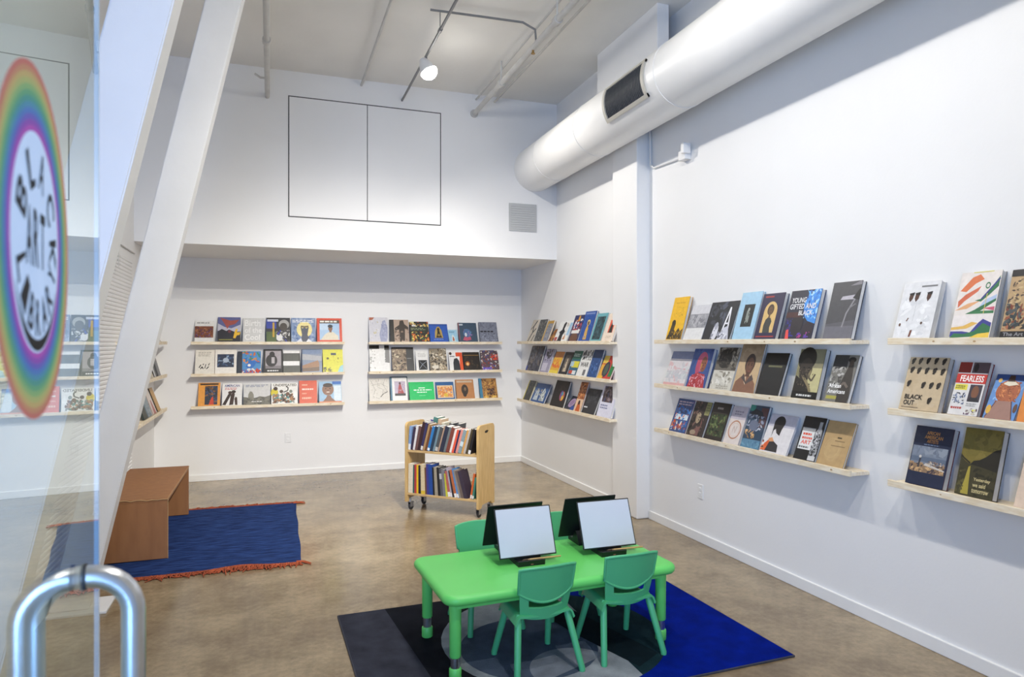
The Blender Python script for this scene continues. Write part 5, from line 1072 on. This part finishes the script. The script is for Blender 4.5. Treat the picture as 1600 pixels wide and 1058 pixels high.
TOP = [(.022, .225, '#7f9cc6', 'light blue', 4, (.0, .25, '#dfe2e6')), (.02, .22, '#3c3048', 'dark purple', 9, None), (.018, .235, '#d9d6d8', 'white', 10, None), (.022, .23, '#6a4a48', 'brown', 12, None), (.026, .275, '#3a2428', 'maroon', 13, None), (.02, .268, '#37345c', 'navy purple', 13, (.02, .16, '#d9d6d0')), (.018, .26, '#a8865c', 'tan', 15, None), (.02, .235, '#6c4426', 'rust brown', 15, None), (.022, .24, '#2f78b8', 'blue', 15, (.02, .12, '#dfe8ee')), (.026, .24, '#26384c', 'dark blue', 15, None), (.018, .245, '#6d8794', 'grey blue', 15, None), (.024, .235, '#4c4e50', 'grey', 15, (.02, .18, '#b9b6b0')), (.014, .25, '#a88c78', 'beige', 16, None), (.034, .245, '#2c3042', 'thick navy', 16, None), (.020, .24, '#6a7274', 'grey green', 16, None), (.030, .238, '#7c3f34', 'red brown', 16, None), (.018, .225, '#e4dcd6', 'white', 16, None), (.018, .222, '#e0573c', 'red orange', 16, None), (.014, .222, '#222a52', 'dark navy', 16, None), (.02, .225, '#d98c80', 'pink', 16, None), (.028, .222, '#84979c', 'teal grey', 16, (.3, .5, '#c9d9de')), (.016, .225, '#cf9a56', 'orange tan', 16, None), (.018, .23, '#b9b0a6', 'pale grey', 16, None), (.02, .235, '#4a3f28', 'olive', 15, None), (.022, .235, '#1f1c1e', 'black', 14, (.0, .15, '#e4e2e0'))]
BOT = [(.040, .275, '#d9cfb9', 'thick cream', 1, None), (.014, .265, '#2f5a58', 'teal', 1, None), (.018, .27, '#b03a3e', 'red', 0, None), (.016, .27, '#e2b524', 'yellow', 0, None), (.022, .265, '#1f1a26', 'black', 0, None), (.036, .28, '#d0bf9c', 'thick speckled cream', -2, (.0, .12, '#d9b83a')), (.014, .25, '#6a4836', 'brown', -2, None), (.018, .285, '#3c3a84', 'purple blue', -2, None), (.034, .285, '#1d4690', 'thick blue', -2, None), (.016, .26, '#1c1c20', 'black', -3, None), (.026, .265, '#9a9282', 'grey beige', -4, None), (.022, .262, '#1c1b1e', 'black', -4, None), (.02, .255, '#57575c', 'dark grey', -5, (.62, .82, '#b9b9bd')), (.022, .25, '#77777e', 'grey', -5, None), (.018, .215, '#c2c03c', 'yellow green', -7, None), (.022, .24, '#b0605a', 'red and white', -9, (.02, .2, '#e9e6e2')), (.014, .275, '#a9a0ac', 'lavender', -11, (.02, .15, '#e4e2e4')), (.016, .25, '#25222a', 'black', -12, None), (.022, .26, '#b0643a', 'orange brown', -13, (.02, .16, '#e4e4e4')), (.014, .27, '#4c86c4', 'blue', -14, (.02, .14, '#e4e8ea')), (.016, .265, '#8f8780', 'grey', -15, None), (.022, .26, '#6a5c56', 'brown grey', -16, None), (.028, .262, '#3a3040', 'dark purple', -16, None)]
span = CL - 2 * PT
kt = (span - .008 - .235 * math.sin(math.radians(15))) / sum(q[0] / math.cos(math.radians(q[4])) + .0006 for q in TOP)
kb = (span - .012 - .082) / sum(q[0] / math.cos(math.radians(q[4])) + .0008 for q in BOT)
TOP = [(q[0] * kt,) + q[1:] for q in TOP]; BOT = [(q[0] * kb,) + q[1:] for q in BOT]
x = -CL / 2 + PT + .004
for i, (t, h, c, wd, ln, lb) in enumerate(TOP):
    a = math.radians(ln); cart_book(t, h, .13, c, wd, x, SH[1] + .0005, a, -CD / 2 + .014, lb, ORD[i], "the cart's upper shelf"); x += t / math.cos(a) + .0006
    xt = x
x = -CL / 2 + PT + .004
for i, (t, h, c, wd, ln, lb) in enumerate(BOT):
    a = math.radians(ln); cart_book(t, h, .13, c, wd, x, SH[0] + .0005, a, -CD / 2 + .014, lb, ORD[i], "the cart's lower shelf"); x += t / math.cos(a) + .0008
xb = x
x = CL / 2 - PT - .105
for t, h, c, wd, o in ((.018, .235, '#c8602a', 'orange', 'last but one'), (.018, .20, '#3c7a6c', 'teal green', 'last')):
    cart_book(t, h, .13, c, wd, x + .03, SH[0] + .0005, math.radians(9), -CD / 2 + .014, (.02, .16, '#e4e0dc'), o, "the cart's lower shelf"); x += t + .002
x = -CL / 2 + .14
for i, (t, h, c, wd) in enumerate(((.03, .275, '#3a3a8c', 'purple'), (.05, .30, '#4c7a74', 'thick green'), (.04, .285, '#c2a88c', 'beige'), (.03, .255, '#d9d2bc', 'cream'), (.03, .25, '#4c4e54', 'grey'), (.03, .25, '#55585c', 'slate'))):
    cart_book(t, h, .13, c, wd, x, SH[1] + .0005, math.radians(8), .012, None, ORD[i], "the cart's hidden rear row"); x += t + .003 + (.05 if i > 2 else 0)
